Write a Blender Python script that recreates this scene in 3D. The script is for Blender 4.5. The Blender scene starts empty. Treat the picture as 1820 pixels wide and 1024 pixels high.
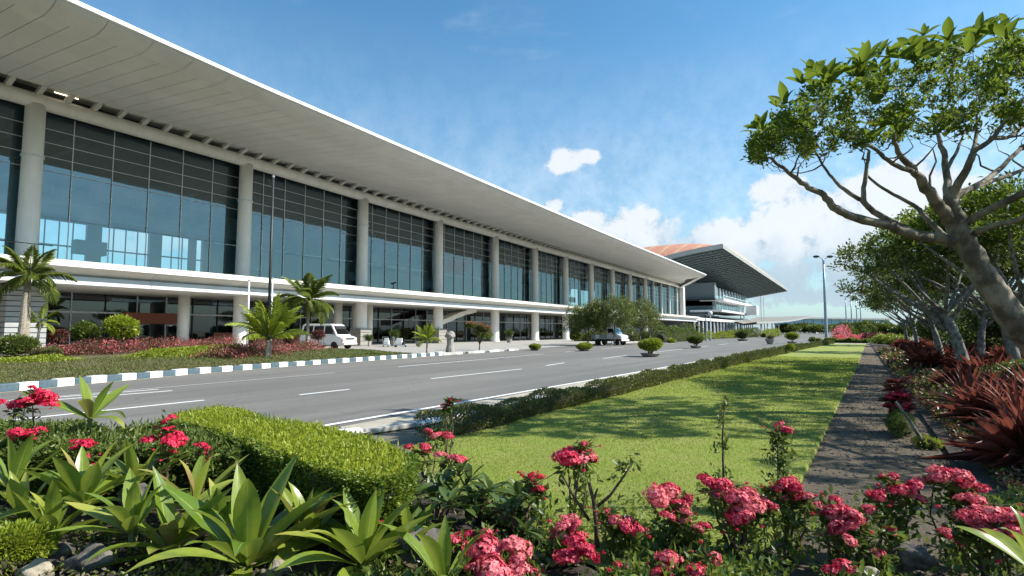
import bpy, bmesh, math, random
import numpy as np
from mathutils import Vector, Matrix
R=math.radians
rng=np.random.default_rng(7); random.seed(7)
S=bpy.context.scene
COL=S.collection

# ------------------------------------------------------------ camera, sky, sun, exposure
FPX=1011.0; CAMH=1.7
PITCH=math.atan(76/FPX); YAW=math.atan(620/math.hypot(FPX,76))
F=np.array([-math.sin(YAW)*math.cos(PITCH),math.cos(YAW)*math.cos(PITCH),math.sin(PITCH)])
RT=np.array([math.cos(YAW),math.sin(YAW),0.]); UPV=np.cross(RT,F); CC=np.array([0,0,CAMH])
def ray(u,v): return F+RT*(u-910)/FPX-UPV*(v-512)/FPX
def atD(u,v,w): return CC+ray(u,v)*w                 # point at distance w along the view
def atZ(u,v,z=0.):
    d=ray(u,v); return CC+d*(z-CAMH)/d[2]
def atX(u,v,x):
    d=ray(u,v); return CC+d*x/d[0]
cam=bpy.data.cameras.new('camera'); co=bpy.data.objects.new('camera',cam); COL.objects.link(co)
cam.sensor_width=36; cam.lens=FPX*36/1820; cam.clip_end=6000; cam.clip_start=.05
co.location=CC; co.rotation_euler=(math.pi/2+PITCH,0,YAW); S.camera=co

SUN_EL,SUN_AZ=R(40),R(62)                            # azimuth clockwise from +Y
sdir=np.array([math.sin(SUN_AZ)*math.cos(SUN_EL),math.cos(SUN_AZ)*math.cos(SUN_EL),math.sin(SUN_EL)])
sl=bpy.data.lights.new('sun','SUN'); so=bpy.data.objects.new('sun',sl); COL.objects.link(so)
sl.energy=4.7; sl.angle=R(.55); sl.color=(1,.95,.87)
so.rotation_euler=Vector(sdir).to_track_quat('Z','Y').to_euler()
S.view_settings.view_transform='Standard'; S.view_settings.look='None'; S.view_settings.gamma=1
S.view_settings.exposure=0.85; S.view_settings.use_curve_mapping=False
S.render.engine='CYCLES'; S.cycles.use_denoising=True; S.cycles.max_bounces=8; S.cycles.transparent_max_bounces=24
S.cycles.diffuse_bounces=4; S.cycles.glossy_bounces=3; S.cycles.caustics_reflective=False; S.cycles.caustics_refractive=False

class NT:
    def __init__(s,nt): s.t=nt
    def n(s,ty,ins=None,**kw):
        x=s.t.nodes.new(ty)
        for k,v in kw.items(): setattr(x,k,v)
        for k,v in (ins or {}).items():
            if isinstance(v,bpy.types.NodeSocket): s.t.links.new(v,x.inputs[k])
            else: x.inputs[k].default_value=v
        return x
    def m(s,op,a,b=0.,c=0.,clamp=False): return s.n('ShaderNodeMath',{0:a,1:b,2:c},operation=op,use_clamp=clamp).outputs[0]
    def v(s,op,a,b=(0,0,0)):
        x=s.n('ShaderNodeVectorMath',{0:a,1:b},operation=op); return x.outputs['Value' if op in('DOT_PRODUCT','LENGTH') else 'Vector']
    def noise(s,vec,scale,detail=4,rough=.55,dist=0.): return s.n('ShaderNodeTexNoise',{'Vector':vec,'Scale':scale,'Detail':detail,'Roughness':rough,'Distortion':dist}).outputs[0]
    def ramp(s,f,a,b,lo=0.,hi=1.): return s.n('ShaderNodeMapRange',{0:f,1:a,2:b,3:lo,4:hi},interpolation_type='SMOOTHSTEP').outputs[0]
    def mix(s,f,a,b): 
        x=s.n('ShaderNodeMix',data_type='RGBA')
        for k,val in ((0,f),(6,a),(7,b)):
            if isinstance(val,bpy.types.NodeSocket): s.t.links.new(val,x.inputs[k])
            else: x.inputs[k].default_value=val if k==0 else (*val,1)[:4]
        return x.outputs[2]
W=bpy.data.worlds.new('World'); S.world=W; W.use_nodes=True
w=NT(W.node_tree); W.node_tree.nodes.clear()
sky=w.n('ShaderNodeTexSky',sky_type='NISHITA',sun_disc=False,sun_elevation=SUN_EL,sun_rotation=SUN_AZ,air_density=1.0,dust_density=.5,ozone_density=1.5)
dirn=w.v('NORMALIZE',w.n('ShaderNodeTexCoord').outputs['Generated'])
n1=w.noise(dirn,9.,6,.58); n2=w.noise(dirn,24.,7,.68)
nz=w.m('ADD',w.m('MULTIPLY',w.m('SUBTRACT',n1,.5),1.9),w.m('MULTIPLY',w.m('SUBTRACT',n2,.5),1.5))
sep=w.n('ShaderNodeSeparateXYZ',{0:dirn}).outputs
fld=None
for (u,v,ru,rv) in [(1008,287,62,36),(1045,280,40,22),(985,365,26,18),(1050,395,52,34),(1262,425,85,45),(1330,440,90,50),(1405,425,120,75),
                    (1392,335,70,32),(1470,400,150,95),(1590,370,170,100),(1450,500,200,70)]:
    c=ray(u,v); c=c/np.linalg.norm(c); r=np.cross(c,[0,0,1]); r/=np.linalg.norm(r); up=np.cross(r,c)
    a=w.m('DIVIDE',w.v('DOT_PRODUCT',dirn,tuple(r)),ru/FPX*.8); b=w.m('DIVIDE',w.v('DOT_PRODUCT',dirn,tuple(up)),rv/FPX*.85)
    d=w.m('SUBTRACT',1.,w.m('SQRT',w.m('ADD',w.m('MULTIPLY',a,a),w.m('MULTIPLY',b,b))))
    d=w.m('ADD',d,w.m('MULTIPLY',w.m('LESS_THAN',w.v('DOT_PRODUCT',dirn,tuple(c)),0.),-50.))
    d=w.m('MINIMUM',d,.55)
    fld=d if fld is None else w.m('MAXIMUM',fld,d)
# cumulus scattered low round the whole horizon, as the part in view has them
gen=w.m('SUBTRACT',w.m('MULTIPLY',w.m('SUBTRACT',w.noise(dirn,3.1,3,.5),.47),3.),w.m('MULTIPLY',w.m('ABSOLUTE',w.m('SUBTRACT',sep[2],.13)),6.))
fld=w.m('MAXIMUM',fld,w.m('MINIMUM',gen,.5))
dens=w.m('ADD',fld,w.m('MULTIPLY',nz,.75))
alpha=w.ramp(dens,-.04,.42)
thick=w.ramp(dens,.1,.75)
# lit tops, greyer undersides low down
shade=w.ramp(w.m('ADD',sep[2],w.m('MULTIPLY',w.m('SUBTRACT',n1,.5),.35)),.03,.2)
ccol=w.mix(w.m('MULTIPLY',shade,w.ramp(w.m('ADD',n2,w.m('MULTIPLY',thick,.25)),.30,.68)),(.46,.58,.70),(.86,.90,.95))
veil=w.m('MULTIPLY',w.ramp(w.m('ADD',sep[2],w.m('MULTIPLY',w.m('SUBTRACT',w.noise(w.v('MULTIPLY',dirn,(1,1,3.)),1.8,3,.5),.5),.14)),.50,.06),.62)
cir=w.m('MULTIPLY',w.ramp(w.noise(w.v('MULTIPLY',dirn,(2.2,3.4,9.)),1.6,7,.62,.6),.52,.9),.26)
hz=w.m('MULTIPLY',w.ramp(sep[2],.11,-.01),.92)
alpha=w.m('MAXIMUM',w.m('MAXIMUM',w.m('MULTIPLY',alpha,.93),veil),w.m('MAXIMUM',cir,hz))
ccol=w.mix(hz,ccol,(.50,.61,.72))
hsv=w.n('ShaderNodeHueSaturation',{'Saturation':1.12,'Color':sky.outputs[0]})
b1=w.n('ShaderNodeBackground',{0:w.v('MULTIPLY',hsv.outputs[0],(.62,.92,.93)),1:.118}); b2=w.n('ShaderNodeBackground',{0:ccol,1:.60})
ms=w.n('ShaderNodeMixShader',{0:alpha,1:b1.outputs[0],2:b2.outputs[0]})
w.n('ShaderNodeOutputWorld',{0:ms.outputs[0]})

# ------------------------------------------------------------ materials
def newmat(name):
    m=bpy.data.materials.new(name); m.use_nodes=True; m.node_tree.nodes.clear(); t=NT(m.node_tree)
    return m,t
def mat(name,c,c2=None,rough=.6,scale=3.,bump=0.,bscale=40.,metal=0.,spec=.4,detail=6,emit=None,stretch=(1,1,1),coat=0.,contrast=(.35,.65)):
    m,t=newmat(name); pos=t.n('ShaderNodeTexCoord').outputs['Object']
    if stretch!=(1,1,1): pos=t.v('MULTIPLY',pos,stretch)
    oi=t.n('ShaderNodeObjectInfo').outputs['Random']
    c2=c2 or tuple(x*.82 for x in c)
    f=t.ramp(t.noise(pos,scale,detail,.6),*contrast)
    colr=t.mix(f,c,c2); colr=t.mix(t.m('MULTIPLY',oi,.25),colr,tuple((a+b)/2*.92 for a,b in zip(c,c2)))
    ins={'Base Color':colr,'Roughness':rough,'Metallic':metal,'Specular IOR Level':spec,'Coat Weight':coat}
    if emit: ins['Emission Color']=(*emit[0],1); ins['Emission Strength']=emit[1]
    if bump:
        ins['Normal']=t.n('ShaderNodeBump',{'Height':t.noise(pos,bscale,5,.65),'Strength':bump,'Distance':.02}).outputs[0]
    p=t.n('ShaderNodeBsdfPrincipled',ins); t.n('ShaderNodeOutputMaterial',{0:p.outputs[0]}); return m
def leafmat(name,c1,c2,tr=.3,rough=.42,byobj=False,rib=None,spec=.35):
    m,t=newmat(name)
    r=t.n('ShaderNodeObjectInfo').outputs['Random'] if byobj else t.n('ShaderNodeNewGeometry').outputs['Random Per Island']
    c=t.mix(r,c1,c2)
    if rib:
        uv=t.n('ShaderNodeSeparateXYZ',{0:t.n('ShaderNodeUVMap').outputs[0]}).outputs
        dd=t.m('ABSOLUTE',t.m('SUBTRACT',uv[0],.5))
        vein=t.m('MULTIPLY',t.ramp(t.m('SINE',t.m('MULTIPLY',t.m('SUBTRACT',uv[1],t.m('MULTIPLY',dd,.5)),150.)),.3,1.),.16)
        nn=t.noise(t.n('ShaderNodeTexCoord').outputs['Object'],9.,4)
        c=t.mix(t.m('MAXIMUM',vein,t.ramp(dd,.055,.0)),c,rib); c=t.mix(t.ramp(t.m('ADD',uv[1],t.m('MULTIPLY',t.noise(t.n('ShaderNodeTexCoord').outputs['Object'],14.,4),.22)),1.04,1.10),c,(.23,.15,.06)); c=t.mix(t.ramp(nn,.5,.75,0.,.45),c,tuple(x*.6+.02 for x in c1))
    if rib: c=t.mix(t.ramp(r,.925,.935),c,(.27,.19,.08)); c=t.mix(t.m('MULTIPLY',t.ramp(t.n('ShaderNodeObjectInfo').outputs['Random'],.55,.95),t.ramp(uv[1],.55,1.)),c,(.36,.34,.07))
    p=t.n('ShaderNodeBsdfPrincipled',{'Base Color':c,'Roughness':rough,'Specular IOR Level':spec})
    tl=t.n('ShaderNodeBsdfTranslucent',{0:t.mix(.5,c,tuple(min(1,x*1.7) for x in c2))})
    ms=t.n('ShaderNodeMixShader',{0:tr,1:p.outputs[0],2:tl.outputs[0]}); t.n('ShaderNodeOutputMaterial',{0:ms.outputs[0]}); return m
def glassmat(name,tint,ior,rough=0.0,gl=(.93,.97,1.0)):
    m,t=newmat(name)
    a=t.n('ShaderNodeBsdfTransparent',{0:(*tint,1)}); g=t.n('ShaderNodeBsdfGlossy',{0:(*gl,1),1:rough})
    fr=t.n('ShaderNodeFresnel',{0:ior}); ms=t.n('ShaderNodeMixShader',{0:fr.outputs[0],1:a.outputs[0],2:g.outputs[0]})
    t.n('ShaderNodeOutputMaterial',{0:ms.outputs[0]}); return m
M={}
M['paint']=mat('white_cladding',(.62,.62,.58),(.54,.54,.50),rough=.45,scale=.5)
M['hfascia']=mat('grey_hall_fascia',(.33,.345,.34),(.29,.305,.30),rough=.55,scale=.3)
M['canopyu']=mat('canopy_underside_grey',(.26,.25,.225),rough=.7)
M['edge']=mat('white_roof_edge',(.86,.87,.86),rough=.4,scale=.6)
M['soffit']=mat('soffit_panel_paint',(.74,.73,.69),(.66,.65,.61),rough=.5,scale=.35,detail=3)
M['fascia']=mat('fascia_paint',(.70,.695,.675),(.62,.62,.60),rough=.4,scale=.5)
M['conc']=mat('painted_concrete',(.86,.845,.80),(.77,.755,.71),rough=.6,scale=1.2,stretch=(1,1,.35))
M['slab']=mat('slab_cladding',(.74,.715,.64),(.66,.635,.56),rough=.6,scale=.7)
M['nosing']=mat('cream_slab_nosing',(.80,.775,.70),(.74,.71,.63),rough=.55,scale=.5)
M['slabgrey']=mat('slab_grey_cladding',(.62,.63,.64),(.55,.56,.57),rough=.5,scale=.7)
M['dark']=mat('dark_steel',(.03,.033,.035),rough=.5)
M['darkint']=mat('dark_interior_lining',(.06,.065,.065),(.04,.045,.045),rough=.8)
M['intfloor']=mat('interior_floor_stone',(.32,.34,.34),rough=.35)
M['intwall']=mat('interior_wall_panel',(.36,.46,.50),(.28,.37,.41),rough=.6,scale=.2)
M['mull']=mat('mullion_aluminium',(.74,.78,.80),rough=.4)
M['glass']=glassmat('curtain_wall_glass',(.50,.76,.82),2.6,gl=(.64,.84,.91))
M['glass2']=glassmat('dark_shop_glass',(.36,.50,.52),1.7)
M['vglass']=glassmat('vehicle_glass',(.10,.14,.15),1.7)
def asphalt():
    m,t=newmat('worn_asphalt'); P=t.n('ShaderNodeTexCoord').outputs['Object']
    big=t.ramp(t.noise(P,.16,6,.6),.35,.65); fine=t.ramp(t.noise(P,18.,8,.7),.3,.7); track=t.ramp(t.noise(t.v('MULTIPLY',P,(.9,.012,1)),1.,4,.6),.42,.62); stain=t.ramp(t.noise(t.v('MULTIPLY',P,(1,.25,1)),.7,8,.7),.58,.72)
    c=t.mix(big,(.175,.166,.150),(.138,.132,.121)); c=t.mix(t.m('MULTIPLY',track,.65),c,(.098,.095,.089)); c=t.mix(t.m('MULTIPLY',fine,.35),c,(.20,.19,.172)); c=t.mix(t.m('MULTIPLY',stain,.5),c,(.085,.083,.08))
    vo=t.n('ShaderNodeTexVoronoi',{'Vector':t.v('ADD',t.v('MULTIPLY',P,(.30,.11,1)),t.v('MULTIPLY',t.n('ShaderNodeTexNoise',{'Vector':P,'Scale':1.2,'Detail':5}).outputs['Color'],(.5,.3,0))),'Scale':1.},feature='DISTANCE_TO_EDGE').outputs['Distance']
    c=t.mix(t.m('MULTIPLY',t.ramp(vo,.006,.0),.7),c,(.07,.07,.07))
    p=t.n('ShaderNodeBsdfPrincipled',{'Base Color':c,'Roughness':.82,'Normal':t.n('ShaderNodeBump',{'Height':t.noise(P,150.,5,.7),'Strength':.3,'Distance':.02}).outputs[0]}); t.n('ShaderNodeOutputMaterial',{0:p.outputs[0]}); return m
M['asph']=asphalt()
M['paintw']=mat('road_paint',(.80,.80,.78),(.62,.62,.60),rough=.6,scale=7,contrast=(.5,.75))
M['painty']=mat('faded_yellow_paint',(.62,.52,.24),(.36,.33,.24),rough=.7,scale=5)
M['gutter']=mat('gutter_concrete',(.43,.395,.315),(.33,.30,.235),rough=.85,scale=2.5,bump=.2,bscale=90)
M['kw']=mat('white_kerb_paint',(.83,.83,.82),(.72,.72,.70),rough=.6,scale=6,contrast=(.45,.75))
M['kb']=mat('black_kerb_paint',(.055,.10,.13),(.09,.13,.15),rough=.55,scale=6)
M['kg']=mat('bare_kerb_concrete',(.45,.43,.38),rough=.8)
M['pave']=mat('forecourt_paving',(.36,.35,.33),(.29,.285,.27),rough=.8,scale=.6)
M['ground']=mat('distant_ground',(.17,.16,.115),(.13,.125,.085),rough=.95,scale=.02)
M['soil']=mat('dark_planting_soil',(.055,.042,.030),(.025,.020,.016),rough=.95,scale=14,bump=1.,bscale=60)
M['gravel']=mat('grey_gravel',(.165,.13,.085),(.08,.063,.044),rough=.95,scale=55,bump=1.,bscale=140,contrast=(.3,.7))
M['lawn']=mat('lawn_turf',(.205,.265,.032),(.25,.27,.06),rough=.9,scale=1.5,bump=.9,bscale=130,detail=10)
M['drygrass']=mat('dry_verge_turf',(.125,.105,.055),(.075,.08,.025),rough=.95,scale=2.2,bump=1.,bscale=60,detail=9)
M['bark']=mat('pale_lichen_bark',(.33,.285,.205),(.085,.072,.052),rough=.9,scale=3.2,bump=.9,bscale=34,stretch=(1,1,.6),detail=9)
M['bark2']=mat('grey_bark',(.27,.26,.235),(.085,.08,.07),rough=.9,scale=8,bump=.8,bscale=40)
M['palmbark']=mat('palm_trunk_bark',(.40,.36,.29),(.22,.19,.14),rough=.9,scale=5,bump=.8,bscale=20,stretch=(1,1,4))
M['stem']=mat('brown_stem',(.13,.085,.055),(.07,.045,.03),rough=.85,scale=25,bump=.4)
M['gstem']=mat('green_stem',(.10,.13,.035),(.07,.09,.03),rough=.6,scale=20)
M['twig']=mat('dark_core_fill',(.05,.045,.02),(.03,.035,.012),rough=.95,scale=9)  # dark fill for the solid cores added inside foliage to block light
M['rock']=mat('rough_basalt',(.17,.155,.135),(.055,.05,.045),rough=.95,scale=9,bump=1.,bscale=30,detail=10)
M['pebble']=mat('tan_rock',(.40,.35,.26),(.22,.19,.14),rough=.9,scale=9,bump=.8,bscale=30)
M['metal']=mat('galvanised_steel',(.34,.42,.46),(.28,.35,.39),rough=.45,metal=.4)
M['bowl']=mat('grey_stone_bowl',(.36,.34,.31),(.22,.21,.19),rough=.9,scale=8,bump=.5)
M['van']=mat('white_vehicle_paint',(.82,.83,.83),(.78,.79,.79),rough=.25,coat=.4)
M['tyre']=mat('tyre_rubber',(.02,.02,.02),rough=.85)
M['rim']=mat('steel_wheel_rim',(.4,.41,.42),rough=.35,metal=.8)
M['lampg']=mat('opal_lamp_globe',(.85,.86,.85),rough=.25)
M['lens']=mat('clear_lamp_lens',(.75,.77,.78),rough=.15,spec=.8)
M['orange']=mat('amber_lens',(.8,.30,.04),rough=.25)
M['redsign']=mat('red_sign_board',(.36,.07,.035),(.26,.13,.08),rough=.6,scale=9)
M['tile']=mat('red_roof_tile',(.46,.17,.12),(.50,.27,.17),rough=.8,scale=1.2,contrast=(.42,.6))
M['tiley']=mat('ochre_roof_tile',(.50,.38,.20),(.46,.26,.16),rough=.8,scale=.3)
M['louvre']=mat('dark_teal_louvre',(.12,.165,.172),(.10,.14,.148),rough=.6)
M['hallwall']=mat('teal_grey_wall',(.18,.215,.225),(.15,.18,.19),rough=.6)
M['tube']=mat('lit_tube_lamp',(.9,.85,.7),emit=((1,.86,.6),2.5))
M['clad']=mat('slatted_stone_cladding',(.40,.41,.40),(.28,.29,.29),rough=.7,scale=2,stretch=(.4,.4,14))
# foliage
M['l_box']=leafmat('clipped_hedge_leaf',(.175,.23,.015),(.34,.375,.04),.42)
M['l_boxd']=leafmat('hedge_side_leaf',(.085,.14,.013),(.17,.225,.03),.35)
M['l_big']=leafmat('broad_strap_leaf',(.105,.18,.016),(.27,.32,.042),.30,.32,True,rib=(.30,.36,.10),spec=.5)
M['l_dark']=leafmat('dark_glossy_leaf',(.038,.075,.016),(.10,.145,.032),.25,.36,spec=.45)
M['l_mid']=leafmat('garden_leaf',(.05,.085,.014),(.14,.18,.035),.3)
M['l_lime']=leafmat('lime_leaf',(.16,.22,.015),(.27,.31,.035),.35)
M['l_tree']=leafmat('tree_leaf',(.045,.085,.010),(.16,.215,.024),.38,.5,spec=.15)
M['l_tree2']=leafmat('far_tree_leaf',(.055,.085,.014),(.13,.165,.03),.32)
M['l_tree3']=leafmat('dusty_tree_leaf',(.075,.095,.025),(.17,.20,.05),.3)
M['l_dry']=leafmat('brownish_hedge_leaf',(.085,.075,.025),(.17,.165,.065),.2)
M['l_palm']=leafmat('palm_leaflet',(.085,.13,.02),(.19,.235,.04),.3)
M['l_palmy']=leafmat('yellow_green_palm_leaflet',(.20,.27,.02),(.31,.36,.04),.4)
M['l_red']=leafmat('red_bed_leaf',(.085,.034,.028),(.17,.055,.045),.2)
M['l_cord']=leafmat('dark_red_strap_leaf',(.095,.022,.015),(.23,.068,.047),.28,.45)
def petal():
    m,t=newmat('pink_petal'); r=t.n('ShaderNodeNewGeometry').outputs['Random Per Island']; o=t.n('ShaderNodeObjectInfo').outputs['Random']; n=t.noise(t.n('ShaderNodeTexCoord').outputs['Object'],3.2,3)
    f=t.ramp(t.m('ADD',t.m('ADD',t.m('MULTIPLY',r,.45),t.m('MULTIPLY',o,.35)),t.m('MULTIPLY',n,.55)),.42,1.12)
    c=t.mix(f,(.52,.006,.055),(.88,.33,.33)); p=t.n('ShaderNodeBsdfPrincipled',{'Base Color':c,'Roughness':.55,'Specular IOR Level':.25}); tl=t.n('ShaderNodeBsdfTranslucent',{0:c})
    t.n('ShaderNodeOutputMaterial',{0:t.n('ShaderNodeMixShader',{0:.3,1:p.outputs[0],2:tl.outputs[0]}).outputs[0]}); return m
M['p_pink']=petal()
M['p_red']=leafmat('crimson_petal',(.55,.010,.055),(.72,.04,.10),.3,.5)
M['p_bed']=leafmat('bed_flower_petal',(.60,.05,.11),(.70,.24,.24),.3,.5)
M['g_blade']=leafmat('grass_blade',(.20,.28,.025),(.32,.35,.07),.4,.6)
M['g_dry']=leafmat('dry_grass_blade',(.16,.13,.05),(.10,.13,.03),.25,.7)
M['litter']=leafmat('leaf_litter',(.17,.14,.08),(.09,.065,.035),.1,.8)

# ------------------------------------------------------------ builders
def setp(o,label=None,cat=None,group=None,kind=None):
    for k,v in (('label',label),('category',cat),('group',group),('kind',kind)):
        if v: o[k]=v
    return o
def thing(name,label,cat,loc=(0,0,0),rz=0.,group=None,kind=None):
    o=bpy.data.objects.new(name,None); COL.objects.link(o); o.location=tuple(loc); o.rotation_euler=(0,0,rz); o.empty_display_size=.2
    return setp(o,label,cat,group,kind)
def link(name,me,parent=None,loc=None):
    o=bpy.data.objects.new(name,me); COL.objects.link(o)
    if parent: o.parent=parent
    if loc is not None: o.location=tuple(loc)
    return o
def root_loc(p):
    v=Vector((0,0,0))
    while p is not None: v+=p.location; p=p.parent
    return np.array(v)
class MB:
    def __init__(s): s.v=[]; s.f=[]; s.mi=[]; s.cm=0
    def add(s,vs,fs):
        b=len(s.v); s.v+= [tuple(map(float,x)) for x in vs]
        for f in fs: s.f.append([b+i for i in f]); s.mi.append(s.cm)
        return s
    def box(s,c,d,rz=0.):
        x,y,z=[k/2 for k in d]; cs,sn=math.cos(rz),math.sin(rz)
        vs=[(a*x,b*y,e*z) for a in(-1,1) for b in(-1,1) for e in(-1,1)]
        vs=[(c[0]+p*cs-q*sn,c[1]+p*sn+q*cs,c[2]+r) for p,q,r in vs]
        return s.add(vs,[(0,1,3,2),(4,6,7,5),(0,4,5,1),(2,3,7,6),(0,2,6,4),(1,5,7,3)])
    def hexa(s,lo,hi): # two quads
        return s.add(list(lo)+list(hi),[(3,2,1,0),(4,5,6,7),(0,1,5,4),(1,2,6,5),(2,3,7,6),(3,0,4,7)])
    def tube(s,pts,rad,n=8,caps=True):
        pts=[np.array(p,float) for p in pts]
        if np.isscalar(rad): rad=[rad]*len(pts)
        prev=None; vs=[]
        for i,p in enumerate(pts):
            d=pts[min(i+1,len(pts)-1)]-pts[max(i-1,0)]; d=d/(np.linalg.norm(d)+1e-9)
            if prev is None:
                a=np.array([1,0,0.]) if abs(d[2])>.9 else np.array([0,0,1.])
            else: a=prev
            a=a-d*(a@d); a/=np.linalg.norm(a)+1e-9; prev=a; b=np.cross(d,a)
            for k in range(n):
                t=2*math.pi*k/n; vs.append(p+(a*math.cos(t)+b*math.sin(t))*rad[i])
        fs=[]
        for i in range(len(pts)-1):
            for k in range(n):
                k2=(k+1)%n; fs.append((i*n+k,i*n+k2,(i+1)*n+k2,(i+1)*n+k))
        if caps: fs.append(tuple(range(n))[::-1]); fs.append(tuple((len(pts)-1)*n+k for k in range(n)))
        return s.add(vs,fs)
    def lathe(s,c,prof,n=20):
        vs=[];fs=[]
        for r,z in prof:
            for k in range(n): t=2*math.pi*k/n; vs.append((c[0]+r*math.cos(t),c[1]+r*math.sin(t),c[2]+z))
        for i in range(len(prof)-1):
            for k in range(n): k2=(k+1)%n; fs.append((i*n+k,i*n+k2,(i+1)*n+k2,(i+1)*n+k))
        fs.append(tuple(range(n))[::-1]); fs.append(tuple((len(prof)-1)*n+k for k in range(n)))
        return s.add(vs,fs)
    def grid(s,P):  # P[i][j] points
        n,m=len(P),len(P[0]); return s.add([q for r in P for q in r],[(i*m+j,(i+1)*m+j,(i+1)*m+j+1,i*m+j+1) for i in range(n-1) for j in range(m-1)])
    def mesh(s,name,mats,smooth=False,off=None):
        me=bpy.data.meshes.new(name); v=np.array(s.v)
        if off is not None: v=v-off
        me.from_pydata(v.tolist(),[],s.f)
        for m in (mats if isinstance(mats,(list,tuple)) else [mats]): me.materials.append(m)
        if max(s.mi or [0])>0: me.polygons.foreach_set('material_index',s.mi)
        if smooth: me.shade_smooth() if smooth is True else me.shade_smooth()
        me.update(); return me
    def build(s,name,mats,parent=None,smooth=False,local=False,bevel=0.):
        off=None if (parent is None or local) else root_loc(parent)
        o=link(name,s.mesh(name,mats,smooth,off),parent)
        if smooth=='auto' or bevel:
            if bevel:
                b=o.modifiers.new('bevel','BEVEL'); b.width=bevel; b.segments=2; b.limit_method='ANGLE'; b.angle_limit=R(35)
        return o
def struct(o): o['kind']='structure'; return o
def sheet(name,poly,z,m,kind='structure'):
    o=MB().add([(x,y,z) for x,y in poly],[tuple(range(len(poly)))]).build(name,m); o['kind']=kind; return o
def nrm(a): return a/(np.linalg.norm(a,axis=-1,keepdims=True)+1e-9)
def rdir(n,g=rng): return nrm(g.normal(size=(n,3)))
class LC:  # leaf cloud: folded two-triangle leaves, vectorised
    def __init__(s): s.V=[];s.M=[]
    def add(s,base,dr,L,Wd,up=None,mi=0,fold=.18,droop=.0):
        n=len(base); base=np.asarray(base,float); dr=nrm(np.asarray(dr,float)); L=np.broadcast_to(L,(n,))[:,None]; Wd=np.broadcast_to(Wd,(n,))[:,None]
        if up is None: up=rdir(n)*.9+np.array([0,0,1.])
        sd=nrm(np.cross(dr,up)); nn=np.cross(sd,dr)
        mid=base+dr*L*.48+nn*Wd*fold
        tip=base+dr*L; tip[:,2]-=(droop*L)[:,0]
        s.V.append(np.stack([base,mid+sd*Wd*.5,tip,mid-sd*Wd*.5],1)); s.M.append(np.full(n,mi)); return s
    def build(s,name,mats,parent=None,off=None):
        V=np.concatenate(s.V); mi=np.concatenate(s.M); n=len(V)
        if off is None and parent is not None: off=root_loc(parent)
        if off is not None: V=V-off
        me=bpy.data.meshes.new(name); me.vertices.add(n*4); me.vertices.foreach_set('co',V.reshape(-1).astype(np.float32))
        idx=(np.arange(n)[:,None]*4+np.array([0,1,2,0,2,3])).reshape(-1)
        me.loops.add(n*6); me.loops.foreach_set('vertex_index',idx.astype(np.int32))
        me.polygons.add(n*2); me.polygons.foreach_set('loop_start',np.arange(n*2,dtype=np.int32)*3); me.polygons.foreach_set('loop_total',np.full(n*2,3,np.int32))
        for m in (mats if isinstance(mats,(list,tuple)) else [mats]): me.materials.append(m)
        me.polygons.foreach_set('material_index',np.repeat(mi,2).astype(np.int32)); me.update(calc_edges=True); me.validate()
        return link(name,me,parent)
def icos(c,r,sub=2,amp=.15,seed=0):
    bm=bmesh.new(); bmesh.ops.create_icosphere(bm,subdivisions=sub,radius=1); g=np.random.default_rng(seed); ph=g.uniform(0,6,9)
    vs=[]
    for v in bm.verts:
        x,y,z=v.co; k=1+amp*(math.sin(3*x+ph[0])*math.sin(2.6*y+ph[1])+.7*math.sin(5*y+ph[2]+3*z)+.5*math.sin(6*z+4*x+ph[3]))*.7
        vs.append((c[0]+x*k*r[0],c[1]+y*k*r[1],c[2]+z*k*r[2]))
    fs=[[v.index for v in f.verts] for f in bm.faces]; bm.free(); return vs,fs
def blob_pts(n,c,r,lobes=7,seed=0,shell=.35,flat=0.):
    g=np.random.default_rng(seed); out=[];dr=[]
    lc=[];lr=[]
    for i in range(lobes):
        d=g.normal(size=3); d/=np.linalg.norm(d); d[2]=abs(d[2])*.8-.1
        k=g.uniform(.35,.62); lc.append(np.array(c)+d*np.array(r)*k); lr.append(np.array(r)*g.uniform(.38,.6))
    lc.append(np.array(c)); lr.append(np.array(r)*.75)
    m=n//len(lc)+1
    for a,b in zip(lc,lr):
        d=nrm(g.normal(size=(m,3))); k=1-shell*g.random((m,1))**1.5
        out.append(a+d*b*k); dr.append(nrm(d/np.array(b)+g.normal(size=(m,3))*.35))
    return np.concatenate(out)[:n],np.concatenate(dr)[:n]
def leafy(parent,c,r,n,L,Wd,m,lobes=7,seed=0,name='foliage',mi=0,core=.62,upb=.35,shell=.35):
    p,d=blob_pts(n,c,r,lobes,seed,shell); g=np.random.default_rng(seed+99)
    d=d+np.array([0,0,upb])+g.normal(size=d.shape)*.35
    LC().add(p,d,L*g.uniform(.6,1.3,n),Wd*g.uniform(.7,1.25,n)).build(name,m,parent)
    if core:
        vs,fs=icos(c,np.array(r)*core,2,.15,seed); MB().add(vs,fs).build('light_block_core',M['twig'],parent)  # solid dark core, added so no light passes through the leaves

# ------------------------------------------------------------ setting: ground, road, lawn
sheet('ground',[(-3000,-600),(3000,-600),(3000,5000),(-3000,5000)],-.06,M['ground'])
sheet('road',[(-26.5,-40),(-7.25,-40),(-7.1,20),(-6.9,45),(-6.3,70),(-6.3,420),(-31,420),(-29,150),(-27.5,90),(-26.5,34)],0.,M['asph'])
sheet('forecourt',[(-53,-20),(-26.4,28),(-26.4,38),(-30,90),(-33,150),(-36,330),(-140,330),(-140,-20)],-.012,M['pave'])
sheet('gutter',[(-8.0,-40),(-7.1,-40),(-7.1,20),(-6.85,45),(-6.25,70),(-6.6,70),(-7.5,45),(-7.9,20)],.006,M['gutter'])
def kerbline(t): return np.interp(t,[-6,3,6.2,8.2,11.8,16.9,21.5,26,31,40],[-19.0,-20.0,-20.5,-21.3,-22.4,-23.4,-23.9,-24.4,-25.0,-25.6])
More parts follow.
